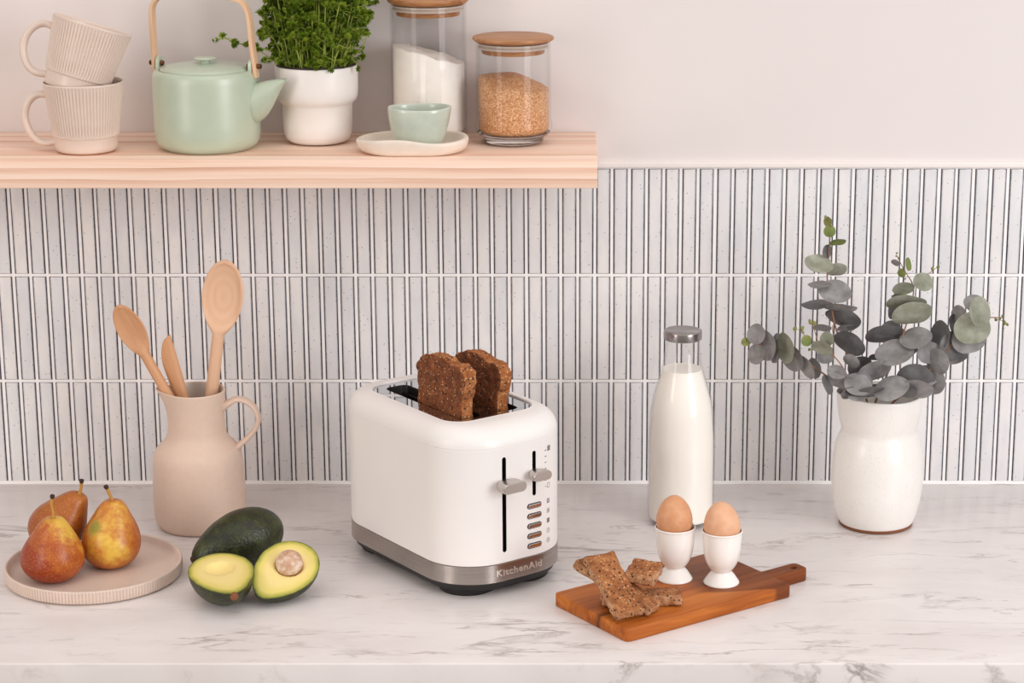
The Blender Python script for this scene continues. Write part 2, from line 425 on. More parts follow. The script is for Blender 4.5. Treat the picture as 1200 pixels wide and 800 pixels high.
def rrect(L, W, r, n=10):
    r = min(r, L / 2 - 1e-4, W / 2 - 1e-4); pts = []
    for cx, cy, a0 in ((L / 2 - r, W / 2 - r, 0), (-L / 2 + r, W / 2 - r, PI / 2), (-L / 2 + r, -W / 2 + r, PI), (L / 2 - r, -W / 2 + r, 1.5 * PI)):
        for i in range(n + 1):
            a = a0 + PI / 2 * i / n; pts.append((cx + r * math.cos(a), cy + r * math.sin(a)))
    return pts
def loft(secs, n=10, capb=True, capt=True):
    verts, faces = [], []; N = 4 * (n + 1)
    for z, L, W, r in secs: verts += [(x, y, z) for x, y in rrect(L, W, r, n)]
    for i in range(len(secs) - 1):
        for k in range(N):
            j = (k + 1) % N; faces.append((i * N + k, i * N + j, (i + 1) * N + j, (i + 1) * N + k))
    if capb: faces.append(tuple(range(N))[::-1])
    if capt: faces.append(tuple(range((len(secs) - 1) * N, len(secs) * N)))
    return verts, faces

# ------------------------------------------------------------------ camera (measured from the tile grid)
cam = bpy.data.cameras.new('camera'); cam_o = bpy.data.objects.new('camera', cam); C.objects.link(cam_o)
cam_o.location = (0, -3.0578, 1.0222); cam_o.rotation_euler = (math.radians(75), 0, 0)
cam.sensor_width = 36; cam.lens = 2726 / 1200 * 36; cam.shift_x = -73 / 1200
cam.clip_start = .05
scene.camera = cam_o

# ------------------------------------------------------------------ setting
S = .4911        # shelf top above the worktop
XL, XR = -1.35, 1.15
v, f = box(XL, XR, 0, .1, .4427, 1.5); wall = struct(link('wall_back', v, f, M['wall'], smooth=False))
v, f = box(XL, XR, -.0008, .1, -.05, .4427); grout = struct(link('wall_tiled', v, f, M['grout'], smooth=False))

# tile sheet: every tile a bevelled slab, in one mesh
def tile_x(k): return -.7572 + (20.047 * k - .00146 * k * k) * .0011543
acc_v, acc_f, rnd, uvs = [], [], [], []
rows = [(.0035, .1455), (.1493, .2939), (.2977, .4415)]
ks = [k for k in range(-40, 110) if XL < tile_x(k) and tile_x(k + 1) < XR]
rr = random.Random(3)
for z0, z1 in rows:
    for k in ks:
        xa, xb = tile_x(k) + .0020, tile_x(k + 1) - .0020
        j = rr.uniform(-.0003, .0003); xa += j; xb += j + rr.uniform(-.0002, .0002)
        xc, zc = (xa + xb) / 2, (z0 + z1) / 2; hx, hz = (xb - xa) / 2, (z1 - z0) / 2
        b = len(acc_v); rv = (rr.random(), rr.random(), hz)
        for ins, d in ((0, 0), (0, -.0010), (.0006, -.0017), (.0020, -.0021)):
            for sx, sz in ((-1, -1), (1, -1), (1, 1), (-1, 1)):
                acc_v.append((xc + sx * (hx - ins), d, zc + sz * (hz - ins))); rnd.append(rv); uvs.append((sx * (hx - ins) * .0097 / hx, sz * (hz - ins)))
        for q in range(3):
            for e in range(4): acc_f.append((b + q * 4 + e, b + q * 4 + (e + 1) % 4, b + q * 4 + 4 + (e + 1) % 4, b + q * 4 + 4 + e))
        acc_f.append((b + 12, b + 13, b + 14, b + 15))
tiles = link('tile_facing', acc_v, acc_f, M['tile'], grout, angle=60)
me = tiles.data
at = me.attributes.new('rnd', 'FLOAT_VECTOR', 'POINT'); at.data.foreach_set('vector', [c for r3 in rnd for c in r3])
ul = me.uv_layers.new(name='UVMap')
for lp in me.loops: ul.data[lp.index].uv = uvs[lp.vertex_index]

bevel_box('trim_1', (XL, XR, -.006, .003, .4435, .4515), M['trim'], bev=.0012)['kind'] = 'structure'
acc = Acc()
pth = [(XL + i * .02, -.001, .0008 + .0009 * noise.noise(V((i * .7, 0, 0)))) for i in range(int((XR - XL) / .02) + 1)]
v, f = tube(pth, (.0038, .0036), 8, up=V((0, 1, 0))); acc.add(v, f)
struct(acc.obj('trim_2', [M['grout']]))

ct = bevel_box('countertop', (XL, XR, -.6355, .0, -.062, 0), M['marble'], bev=.0020, seg=3)
tag(ct, 'white marble worktop with thin grey veins running below the tiled wall', 'countertop')

sh = bevel_box('wall_shelf', (XL + .05, .0290, -.204, 0, S - .036, S), M['pine'], bev=.0012, seg=2)
tag(sh, 'thick pale pine shelf board fixed high on the wall above the tiles', 'shelf')

# ------------------------------------------------------------------ mugs
RIBS = 70
def mug_mesh():
    o = [(0, .0022), (.030, .0022), (.0345, .0018), (.0372, .0022), (.0385, .004), (.0395, .009), (.0398, .0195), (.0402, .0205), (.0414, .0210), (.0418, .0218)]
    for i in range(1, 13):
        t = i / 12; o.append((.0418 + t * .0082, .0218 + t * .0642))
    o += [(.0503, .0872), (.0503, .0884), (.0497, .0892), (.0488, .0888)]
    inner = [(.0478, .086), (.0455, .062), (.043, .04), (.0385, .02), (.0345, .0105), (.027, .0068), (0, .006)]
    def fn(r, z, t):
        if .0214 < z < .0866 and r > .0417 + (z - .0218) * .0082 / .0642 - .0005:
            g = .5 + .5 * math.cos(RIBS * t)
            k = 1 if .0225 < z < .0855 else .4
            r -= .0017 * k * (1 - g) ** 3
        return r, z
    return o + inner, fn
mp = [(-.0440, 0, .0712), (-.0575, 0, .0722), (-.069, 0, .0645), (-.0755, 0, .050), (-.0745, 0, .0335), (-.066, 0, .018), (-.0535, 0, .0105), (-.0385, 0, .0120)]
def make_mug(label, loc):
    t = thing('ribbed_mug', label, 'mug', loc, 0, 'ribbed beige mugs')
    o, fn = mug_mesh()
    lathe_obj('cup_body', o, M['mug'], t, RIBS * 10, fn, angle=72)
    tube_obj('handle', mp, [(.0046, .0075), (.0046, .0062), (.0048, .006), (.005, .006), (.005, .006), (.0048, .006), (.0046, .0065), (.0046, .0075)], M['mug'], t, 8, 16)
    lathe_obj('foot_ring', [(0, 0), (.0352, 0), (.036, .0012), (.0352, .0026), (0, .0026)], M['terracotta'], t, 64)['label'] = 'unglazed brown foot ring'
    return t
make_mug('ribbed beige mug standing upright on the shelf at its left end', (-.6195, -.1398, S))
m2 = make_mug('ribbed beige mug tipped sideways inside the rim of the mug below it', (0, 0, 0))
# tilt 17 deg clockwise as seen from the front
m2.rotation_euler = (math.radians(-7.5), math.radians(17.3), 0)
m2.location = (-.6310, -.1450, S + .0755)

# ------------------------------------------------------------------ teapot
t = thing('teapot', 'sage green teapot with bent wooden handle on the shelf', 'teapot', (-.4685, -.115, S), math.radians(-14))
lathe_obj('pot_body', [(0, .002), (.05, .002), (.052, 0), (.0555, 0), (.057, .0015), (.0615, .0042), (.0655, .0105), (.0672, .02), (.0675, .035), (.0675, .088), (.067, .0955), (.065, .1), (.061, .1018), (.0585, .101), (.058, .097), (.0, .096)], M['sage'], t, 128, angle=60)
lid = lathe_obj('lid', [(0, .098), (.057, .098), (.0578, .1005), (.0572, .1027), (.05, .1052), (.03, .1078), (.012, .1085), (0, .1086)], M['sage'], t, 96, angle=60)
lathe_obj('lid_knob', [(0, .108), (.0085, .1082), (.0068, .1098), (.0066, .1116), (.0128, .1128), (.0140, .1142), (.0128, .1156), (.007, .1163), (0, .1164)], M['sage'], lid, 48, angle=60)
# spout: vertical ellipses from body to lip
secs = [(.050, .036, .083, .017), (.0645, .034, .085, .017), (.073, .037, .0866, .0158), (.082, .045, .0888, .0135), (.091, .0590, .0906, .0108), (.0985, .0735, .0918, .0085), (.104, .0830, .0922, .0068), (.1085, .0885, .0924, .0055)]
secs = crom(secs, 5)
vv, ff = [], []; ns = 24
for x, zb, zt, w in secs:
    for k in range(ns):
        a = 2 * PI * k / ns; vv.append((x, w * math.cos(a), (zb + zt) / 2 + (zt - zb) / 2 * math.sin(a)))
for i in range(len(secs) - 1):
    for k in range(ns): ff.append((i * ns + k, i * ns + (k + 1) % ns, (i + 1) * ns + (k + 1) % ns, (i + 1) * ns + k))
# lip opening turned inwards
b0 = len(vv); x, zb, zt, w = secs[-1]
for dx, sc_ in ((-.001, .62), (-.012, .5)):
    for k in range(ns):
        a = 2 * PI * k / ns; vv.append((x + dx, w * sc_ * math.cos(a), (zb + zt) / 2 + (zt - zb) / 2 * sc_ * math.sin(a)))
for i, (p, q) in enumerate((((len(secs) - 1) * ns, b0), (b0, b0 + ns))):
    for k in range(ns): ff.append((p + k, p + (k + 1) % ns, q + (k + 1) % ns, q + k))
fixn(link('spout', vv, ff, M['sage'], t, angle=60))
for sx in (-1, 1):
    x0 = sx * .0628
    pts = [(-.0075, .094), (-.0075, .108)] + [(.0075 * math.cos(PI - a * PI / 8), .108 + .0075 * math.sin(a * PI / 8)) for a in range(1, 8)] + [(.0075, .108), (.0075, .094)]
    vv = [(x0 - .0022, y, z) for y, z in pts] + [(x0 + .0022, y, z) for y, z in pts]; N = len(pts)
    ff = [tuple(range(N)), tuple(range(N, 2 * N))] + [(i, (i + 1) % N, N + (i + 1) % N, N + i) for i in range(N)]
    fixn(link('lug', vv, ff, M['sage'], t, smooth=False))
hp = [(-.0685, 0, .0935), (-.0688, 0, .115), (-.0692, 0, .14), (-.0694, 0, .165), (-.0680, 0, .178), (-.0620, 0, .1870), (-.050, 0, .1908), (0, 0, .1925), (.036, 0, .1915), (.0515, 0, .1872), (.0590, 0, .178), (.0625, 0, .163), (.0645, 0, .135), (.0675, 0, .11), (.0685, 0, .0925)]
tube_obj('handle', hp, (.0026, .0068), M['ashwood'], t, 8, 20, flat=5.0, angle=30)
for sx in (-1, 1):
    vv, ff = lathe([(0, -.0095), (.0028, -.0095), (.0034, -.0082), (.0034, .0082), (.0028, .0095), (0, .0095)], 20)
    R = Matrix.Rotation(PI / 2, 4, 'Y')
    fixn(link('screw', [R @ V(p) for p in vv], ff, M['brass'], t, loc=(sx * .0662, 0, .1065)))

# ------------------------------------------------------------------ parsley pot
PX, PY = -.332, -.0755
t = thing('potted_parsley', 'bushy curly parsley in a stepped white pot on the shelf', 'plant', (PX, PY, S))
lathe_obj('pot', [(0, .001), (.030, .001), (.036, .0018), (.041, .0055), (.0438, .0125), (.0446, .025), (.0452, .05), (.0466, .0525), (.0500, .0555), (.0522, .061), (.0531, .069), (.0534, .0985), (.053, .1002), (.0515, .1008), (.0505, .1), (.0500, .096), (.049, .07), (.042, .05), (.0, .048)], M['potwhite'], t, 96, angle=50)
lathe_obj('inner_liner', [(.0470, .07), (.0500, .0985), (.0503, .1028), (.0492, .1030), (.0470, .097), (.046, .07)], M['liner'], t, 72)
vv, ff = lathe([(0, .0995)] + [(.0476 * i / 8, .0995) for i in range(1, 9)] + [(.047, .08), (0, .08)], 64)
vv = [(x, y, z + (.003 * noise.noise(V((x, y, 0)) * 90) if z > .09 else 0)) for x, y, z in vv]
fixn(link('soil', vv, ff, M['soil'], t))
rp = random.Random(11)
st, lv = Acc(), Acc()
def frill(acc, c, size, nrm, r):
    """one curly parsley leaf: crinkled lobes about a centre"""
    nrm = nrm.normalized(); a = nrm.orthogonal().normalized(); b = nrm.cross(a)
    for lobe in range(r.randint(4, 6)):
        th = r.uniform(0, 2 * PI); d = (a * math.cos(th) + b * math.sin(th)) * 1.0 + nrm * r.uniform(-.35, .7)
        d.normalize(); s = d.cross(nrm + V((r.uniform(-.5, .5), r.uniform(-.5, .5), r.uniform(-.5, .5)))).normalized(); L = size * r.uniform(.7, 1.15)
        up = d.cross(s)
        pts = []
        NK = 9
        for k in range(NK):
            q = (k / (NK - 1) - .5) * 2.3
            rad = L * (1.1 if k % 2 else .5)
            rad *= r.uniform(.75, 1.2)
            pts.append(c + (d * math.cos(q) + s * math.sin(q) * .9) * rad + up * (size * .28 * (1 if k % 2 else -1)) )
        acc.add([c - d * size * .1] + pts, [(0, k + 1, k + 2) for k in range(NK - 1)])
def sprig(p0, p1, bend, r, leaves=True, n=3, ls=.0062):
    p0, p1 = V(p0), V(p1); mid = (p0 + p1) / 2 + V(bend)
    path = crom([p0, mid, p1], 4); vv, ff = tube(path, .0007, 5, up=V((.3, 1, .1))); st.add(vv, ff)
    d = (p1 - mid).normalized()
    if leaves:
        frill(lv, p1, ls, d + V((0, -.2, .3)), r); frill(lv, p1 + d * .003, ls * .9, d, r)
        for k in range(n):
            a = r.uniform(0, 2 * PI); off = (V((math.cos(a), math.sin(a) - .2, r.uniform(-.2, .6)))).normalized() * r.uniform(.009, .017)
            q0 = p1 - d * r.uniform(.004, .02); q = q0 + off
            vv, ff = tube([q0, (q0 + q) / 2 + V((0, 0, .001)), q], .0005, 4, up=V((.3, 1, .1))); st.add(vv, ff)
            frill(lv, q, ls * r.uniform(.75, 1.05), off + V((0, -.4, .5)), r); frill(lv, q + off * .25, ls * .7, off, r)
for i in range(175):
    a = rp.uniform(0, 2 * PI); rr0 = .044 * math.sqrt(rp.random()); up = math.sqrt(rp.random())
    p0 = (rr0 * math.cos(a), rr0 * math.sin(a), .099)
    el = rp.uniform(.05, 1.0)
    reach = .012 + .054 * math.sqrt(rp.random()) * rp.uniform(.8, 1.05)
    h = .030 + .085 * rp.random() ** .8 + rp.uniform(-.006, .006)
    if reach > .05: h = max(h, .045)
    p1 = (reach * math.cos(a) * 1.08 + .0, max(reach * math.sin(a) * .9, -.075), .099 + h)
    if p1[1] > .062: p1 = (p1[0], .062, p1[2])
    sprig(p0, p1, (p1[0] * .05, p1[1] * .05, .012), rp, True, 5, rp.uniform(.0052, .0074))
for i in range(110):                                  # short leafy shoots near the soil
    a = rp.uniform(PI * .9, PI * 2.1); rr0 = .046 * math.sqrt(rp.random())
    k = rp.uniform(.9, 1.35)
    sprig((rr0 * math.cos(a), rr0 * math.sin(a), .099), (rr0 * k * math.cos(a) + rp.uniform(-.008, .008), rr0 * k * math.sin(a), .099 + rp.uniform(.008, .05)), (0, 0, .004), rp, True, 2, rp.uniform(.0035, .0060))
for i in range(24):                                   # bare stalks low in the clump
    a = rp.uniform(PI, 2 * PI); rr0 = .04 * math.sqrt(rp.random())
    sprig((rr0 * math.cos(a), rr0 * math.sin(a), .099), (rr0 * 1.2 * math.cos(a) + rp.uniform(-.02, .02), rr0 * 1.1 * math.sin(a), .099 + rp.uniform(.03, .09)), (0, 0, .004), rp, False)
# the loose stalks that reach out left and right
sprig((-.035, -.012, .099), (-.072, -.03, .128), (0, 0, .006), rp, True, 2, .006)
sprig((-.04, -.018, .100), (-.098, -.035, .132), (-.01, 0, .012), rp, True, 4, .0065)
sprig((-.098, -.035, .132), (-.113, -.037, .142), (0, 0, .0), rp, True, 2, .0055)
sprig((-.03, -.02, .100), (-.06, -.04, .112), (0, 0, .004), rp, True, 2, .006)
sprig((.035, -.02, .100), (.068, -.03, .142), (.01, 0, .004), rp, True, 2, .006)
sprig((.043, -.015, .102), (.056, -.03, .101), (.004, 0, .006), rp, True, 1, .005)
st.obj('stalks', [M['stemgreen']], t)
lv.obj('foliage', [M['parsley']], t, smooth=False)

# ------------------------------------------------------------------ storage jars
def jar(name, label, loc, R, H, fill, fillmat, fillfn, lidR, footed):
    t = thing(name, label, 'jar', loc, 0)
    w = .0022; lt = .0048 if footed else .0075
    if footed:
        o = [(0, .0015), (.034, .001), (.0375, .0), (.0385, .003), (.0400, .008), (.0465, .0125), (.0495, .0185), (.0502, .0235), (.0490, .028), (R, .033), (R, H - .004), (R - .0006, H)]
        i = [(R - w, H - .001), (R - w, .022), (R - .005, .0150), (.03, .0138), (0, .0138)]
    else:
        o = [(0, .0008), (R - .006, 0), (R - .001, .003), (R, .008), (R, H - .004), (R - .0006, H)]
        i = [(R - w, H - .001), (R - w, .014), (R - .006, .010), (0, .0092)]
    lathe_obj('glass_body', o + i, M['glass'], t, 96, angle=60)
    if footed: lathe_obj('glass_foot', [(0, .0028), (.030, .0022), (.0355, .0012), (.0378, .0035), (.0392, .0085), (.0455, .0130), (.0470, .0145), (.04, .0140), (0, .0136)], M['thickglass'], t, 96, angle=60)
    # contents
    zb = .0150 if footed else .0105; rf = R - w - .0006; ns = 96; nr = 14
    vv, ff = [(0, 0, zb)], []
    for r_, z_ in ((rf - .004, zb), (rf, zb + .005)):
        for k in range(ns): a = 2 * PI * k / ns; vv.append((r_ * math.cos(a), r_ * math.sin(a), z_))
    for ring in range(nr + 1):
        r_ = rf * (1 - ring / (nr + 1))
        for k in range(ns): a = 2 * PI * k / ns; x, y = r_ * math.cos(a), r_ * math.sin(a); vv.append((x, y, fillfn(x / rf, y / rf)))
    vv.append((0, 0, fillfn(0, 0)))
    for k in range(ns): ff.append((0, 1 + (k + 1) % ns, 1 + k))
    for q in range(nr + 2):
        for k in range(ns): ff.append((1 + q * ns + k, 1 + q * ns + (k + 1) % ns, 1 + (q + 1) * ns + (k + 1) % ns, 1 + (q + 1) * ns + k))
    b = 1 + (nr + 2) * ns
    for k in range(ns): ff.append((b + k, b + (k + 1) % ns, len(vv) - 1))
    fixn(link(fill, vv, ff, fillmat, t, angle=80))
    lathe_obj('lid', [(0, H - .0145), (R - .0085, H - .0145), (R - .0078, H - .0135), (R - .0078, H + .0012), (lidR - .0035, H + .0012), (lidR - .0006, H + .0022 + lt * .25), (lidR, H + .0012 + lt * .6), (lidR - .0004, H + .0010 + lt), (lidR - .002, H + .0018 + lt), (0, H + .0020 + lt)], M['bamboo'], t, 96, angle=40)
    lathe_obj('seal_ring', [(R - .0074, H - .0085), (R - .0030, H - .0078), (R - .0026, H - .0060), (R - .0055, H - .0045), (R - .003, H - .003), (R - .0028, H - .001), (R - .0074, H - .0002)], M['gasket'], t, 96)['label'] = 'translucent seal ring'
    return t
def flour_top(x, y):
    s = .1125 - .0115 * x - .0025 * max(0, x) - .002 * y
    return s + .0022 * noise.noise(V((x, y, 0)) * 2.5) + .0015 * noise.noise(V((x, y, 3)) * 8) + .0013 * noise.noise(V((x, y, 3)) * 17)
def sugar_top(x, y):
    ridge = .0905 - .0205 * (.5 * (x + math.sqrt(x * x + .03))) - .004 * max(0, -x) - .0105 * (.5 * (-y + math.sqrt(y * y + .03))) * (1 - .4 * x)
    return ridge - .004 * y * y + .0006 * noise.noise(V((x, y, 1)) * 9)
jar('flour_jar', 'tall glass jar of white flour with a bamboo lid on the shelf', (-.1885, -.0545, S), .0490, .1765, 'flour', M['flour'], flour_top, .0530, False)
jar('sugar_jar', 'short glass jar of brown sugar with a bamboo lid at the right of the shelf', (-.0783, -.0800, S), .0482, .1310, 'brown_sugar', M['sugar'], sugar_top, .0526, True)

# ------------------------------------------------------------------ saucer and little jug cup
def wob_s(r, z, th):
    k = min(1, max(0, (z - .004) / .014))
    rr_ = r * (1 + .012 * math.sin(2 * th + .6) + .008 * math.sin(3 * th))
    rr_ *= 1 - .40 * math.sin(th) ** 2            # an oval dish
    return rr_, z + k * (.0014 * math.sin(2 * th - .5) + .0012 * math.sin(3 * th + 1.1))
so = lathe_obj('stoneware_saucer', [(0, .0012), (.045, .001), (.055, 0), (.063, .0022), (.0685, .008), (.0706, .0145), (.0702, .018), (.068, .0196), (.0655, .0185), (.0635, .0145), (.060, .0095), (.054, .0072), (.03, .0062), (0, .006)], M['saucer'], None, 128, wob_s, 3, angle=60, loc=(-.2050, -.1465, S))
tag(so, 'cream handmade saucer with an uneven rim, at the shelf front below the flour jar', 'saucer')
def lipf(r, z, th):
    k = max(0, (z - .012) / .046)
    g = math.exp(-((((th + PI + .12) % (2 * PI)) - PI) / .33) ** 2)
    return r * (1 + .10 * k * k * g) * (1 - .22 * math.sin(th) ** 2), z + .0015 * k * g + .0008 * k * math.sin(2 * th + 1)
cu = lathe_obj('small_pouring_cup', [(0, .0012), (.022, .001), (.0248, 0), (.0270, .002), (.0308, .0095), (.0352, .021), (.0378, .033), (.0390, .0440), (.0392, .0490), (.0385, .0510), (.0372, .0504), (.0362, .047), (.035, .037), (.0315, .02), (.027, .009), (.02, .006), (0, .0055)], M['sagecup'], None, 96, lipf, 3, angle=70, loc=(-.1965, -.1465, S + .0064))
tag(cu, 'small pale sage cup with a pouring lip, on the cream saucer', 'cup')

# ------------------------------------------------------------------ pitcher and utensils
QX, QY = -.4905, -.168
t = thing('pitcher', 'matte beige clay pitcher holding wooden utensils, at the back of the worktop', 'pitcher', (QX, QY, 0))
def spf(r, z, th):
    k = max(0, (z - .148) / .036)
    g = math.exp(-((((th) % (2 * PI)) - PI - .05) / .42) ** 2)
    return r + (.0125 * k ** 1.7 * g if r > .02 else 0), z + (.0028 * k * g)
po = [(0, .002), (.044, .0015), (.049, 0), (.0525, .0012), (.0565, .006), (.0588, .014), (.0598, .026), (.0600, .045), (.0594, .065), (.0586, .082), (.0570, .096), (.0532, .1055), (.0458, .1135), (.0405, .1195), (.0380, .1265), (.0370, .137), (.0368, .15), (.0372, .165), (.0384, .1795), (.0386, .1825), (.0378, .1838), (.0362, .183)]
pi_ = [(.0352, .178), (.0342, .16), (.0338, .14), (.035, .124), (.042, .1125), (.053, .0995), (.0555, .085), (.0565, .05), (.055, .012), (.045, .006), (0, .005)]
v, f = lathe(crom(po, 3), 96, spf)
fixn(link('jug_body', v, f, M['pitcher'], t, angle=70))
v, f = lathe([(.0362, .183)] + pi_, 96, spf); o = fixn(link('jug_lining', v, f, M['pitcherin'], t, angle=70)); o['label'] = 'pale glazed inside'
tube_obj('handle', [(.0330, 0, .1605), (.042, 0, .1650), (.0525, 0, .1705), (.064, 0, .1690), (.075, 0, .1600), (.0805, 0, .1475), (.0785, 0, .1345), (.069, 0, .1215), (.057, 0, .1105), (.0475, 0, .1020)], [(.0075, .010), (.0046, .0095), (.0034, .009), (.0033, .0088), (.0033, .0086), (.0033, .0086), (.0033, .0088), (.0034, .0088), (.0036, .009), (.005, .0095)], M['pitcher'], t, 8, 18, flat=2.6)

def spoon(name, label, tip, foot, hw, hl, hr, mat, bowlmat, dish=.004, facing=V((0, -1, .12)), neck=.35, thick=.0045, rough=None):
    """tip: far end of the bowl, foot: lower end of the handle inside the jug; world points"""
    tip, foot = V(tip), V(foot); ax = (tip - foot); L = ax.length; ax.normalize()
    nrm = (facing - ax * facing.dot(ax)).normalized(); side = ax.cross(nrm)
    # local frame: z along handle, -y the bowl face, x sideways; origin at the bowl's centre
    org = tip - ax * hl
    Mx = Matrix((side, -nrm, ax)).transposed().to_4x4(); Mx.translation = org
    root = thing(name, label, name.split('_')[-1], (0, 0, 0)); root.matrix_world = Mx; root['group'] = 'wooden utensils in the pitcher'
    hh = hr * .92
    def sec(z):
        """half width and half thickness at height z; z runs from the handle's foot to the bowl's tip (+hl)"""
        q = max(-1, min(1, z / hl))
        wb = hw * math.sqrt(max(0, 1 - q * q)) * (1 - .16 * max(0, -q) ** 1.5)
        tb = thick * .5 * (1 - .35 * max(0, q) ** 4)
        zn = -hl * .98
        wh = hr * (1.06 - .10 * min(1, (z + L) / L)) * (1 if z < zn else max(0, 1 - (z - zn) / (hl * .5)))
        g = 1 / (1 + math.exp(-(z + hl * .74) / (hl * .10)))
        return (wb ** 3 + wh ** 3) ** (1 / 3) if wb + wh > 0 else 0, hh * (1 - g) + tb * g, g
    def shell(nm, zs, m, capb):
        K = 40; vv, ff = [], []
        for z in zs:
            w_, t_, g = sec(z); w_ = max(w_, 2e-4)
            for k in range(K):
                a = 2 * PI * k / K; x = w_ * math.cos(a); y = t_ * math.sin(a)
                if g > .02:
                    e = math.sqrt((x / hw) ** 2 + (z / hl) ** 2) / .90
                    if math.sin(a) < 0: y += g * 2.6 * dish * max(0, 1 - e * e) ** .55 if e < 1 else 0
                    else: y += g * 3.0 * dish * max(0, 1 - min(1, e * e * .81))
                vv.append((x, y, z))
        n_ = len(zs)
        for i in range(n_ - 1):
            for k in range(K): ff.append((i * K + k, i * K + (k + 1) % K, (i + 1) * K + (k + 1) % K, (i + 1) * K + k))
        ff += [tuple(range(K)), tuple(range((n_ - 1) * K, n_ * K))]
        return fixn(link(nm, vv, ff, m, root, angle=55))
    zn = -hl * 1.02
    shell('handle', [-(L - hl) + (zn + (L - hl)) * i / 24 for i in range(25)], mat, True)
    shell('bowl', [zn + (hl - zn) * (1 - math.cos(PI * i / 60)) / 2 for i in range(61)], bowlmat, False)
    return root
spoon('wooden_spoon', 'large pale wooden spoon standing upright at the right of the pitcher', (-.4452, -.154, .3520), (-.494, -.154, .020), .0275, .0500, .0082, M['beech'], M['beechring'], .0030, V((-.1, -1, .25)), thick=.0055)
spoon('wooden_spoon', 'smaller brown wooden spoon leaning to the left out of the pitcher', (-.5850, -.170, .2960), (-.447, -.186, .030), .0190, .0365, .0068, M['cherry'], M['cherry'], .0015, V((-.35, -1, .3)), thick=.0065)
# spreader: flat blade with one curved edge
def spreader():
    tip, foot = V((-.5275, -.160, .2530)), V((-.470, -.170, .03)); ax = tip - foot; L = ax.length; ax.normalize()
    fc = V((.25, -1, .1)); nrm = (fc - ax * fc.dot(ax)).normalized(); side = ax.cross(nrm)
    Mx = Matrix((side, -nrm, ax)).transposed().to_4x4(); Mx.translation = foot
    root = thing('wooden_spreader', 'short wooden butter spreader between the two spoons in the pitcher', 'spreader'); root.matrix_world = Mx; root['group'] = 'wooden utensils in the pitcher'
    def blade(name, lo, hi):
        vv, ff = [], []; secs_ = 24
        for i in range(secs_ + 1):
            s = lo + (hi - lo) * i / secs_
            z = L * s
            if s < .55: xl, xr, th_ = -.0062, .0062, .004
            else:
                q = (s - .55) / .45
                bulge = math.sin(min(1, q * 1.12) * PI * .62) if q < .9 else math.sin(min(1, .9 * 1.12) * PI * .62)
                end = math.sqrt(max(0, 1 - max(0, (q - .62) / .38) ** 2))
                xl = -.0062 - .0072 * bulge; xr = .0062 + .001 * bulge
                xl = xr - (xr - xl) * (.08 + .92 * end) * 1; th_ = .004 * (1 - .55 * q)
            for k in range(12):
                a = 2 * PI * k / 12; vv.append(((xl + xr) / 2 + (xr - xl) / 2 * math.cos(a), th_ * math.sin(a), z))
        for i in range(secs_):
            for k in range(12): ff.append((i * 12 + k, i * 12 + (k + 1) % 12, (i + 1) * 12 + (k + 1) % 12, (i + 1) * 12 + k))
        ff += [tuple(range(12)), tuple(range(secs_ * 12, secs_ * 12 + 12))]
        fixn(link(name, vv, ff, M['cherry'], root, angle=60))
    blade('handle', 0, .55); blade('blade', .55, 1)
spreader()

# ------------------------------------------------------------------ plate and pears
TX, TY = -.5930, -.3555
NR = 165
def plf(r, z, th):
    if r > .1065 and .0025 < z < .0165: r -= .0014 * (.5 - .5 * math.cos(NR * th)) ** 2.5
    return r, z
pl = lathe_obj('ribbed_plate', [(0, .0008), (.09, .0006), (.0955, 0), (.1005, .0008), (.1055, .0018), (.1072, .0028), (.1077, .0042), (.1080, .010), (.1080, .0155), (.1078, .0172), (.1068, .0182), (.1052, .0180), (.1040, .0165), (.1028, .011), (.1005, .0072), (.094, .0058), (.05, .0055), (0, .0055)], M['plate'], None, NR * 8, plf, angle=72, loc=(TX, TY, 0))
tag(pl, 'round beige plate with a ribbed rim, under the pears', 'plate')

def pear(label, loc, prof, mat, bend, stem, rot=(0, 0, 0), lump=.02, squash=(1, 1), crease=None):
    root = thing('pear', label, 'pear', loc, 0, 'pears on the plate'); root.rotation_euler = rot
    P = crom(prof, 6); P = [(max(0, r), z) for r, z in P]; P[0] = (0, prof[0][1]); P[-1] = (0, prof[-1][1])
    H = prof[-2][1]
    vv, ff = lathe(P, 64)
    out = []
    for x, y, z in vv:
        k = 1 + lump * noise.noise(V((x, y, z)) * 28 + V(loc) * 10)
        if crease and (x or y):
            da = (math.atan2(y, x) - crease + PI) % (2 * PI) - PI
            k *= 1 - .07 * math.exp(-(da / .12) ** 2) * max(0, 1 - z / (H * .75))
        s = max(0, z / H)
        out.append((x * k * squash[0] + bend[0] * s * s, y * k * squash[1] + bend[1] * s * s, z))
    fixn(link('fruit', out, ff, mat, root, angle=80))
    st_ = [V(p) for p in stem]
    tube_obj('stalk', [tuple(p) for p in st_], [.0026] + [.0019] * (len(st_) - 2) + [.0021], M['pearstem'], root, 6, 10)
    d = (st_[-1] - st_[-2]).normalized()
    tube_obj('stalk_tip', [tuple(st_[-1] - d * .0006), tuple(st_[-1] + d * .0022), tuple(st_[-1] + d * .0042)], [.0022, .0031, .0026], M['stemtip'], root, 0, 10)['label'] = 'dark dry stalk tip'
    return root
pf = [(0, .0025), (.008, .0008), (.018, .0015), (.028, .0065), (.0355, .0155), (.0388, .0270), (.0368, .0400), (.0305, .0525), (.0232, .0640), (.0178, .0725), (.0122, .0785), (.006, .0803), (0, .0790)]
pear('red blushed pear standing at the front left of the plate', (-.6362, -.3840, .0055), [(r * .985, z) for r, z in pf], M['pearA'], (.004, 0), [(.004, 0, .076), (.0045, 0, .088), (.0035, 0, .098), (.0048, 0, .106)], lump=.05, rot=(math.radians(3), 0, 0))
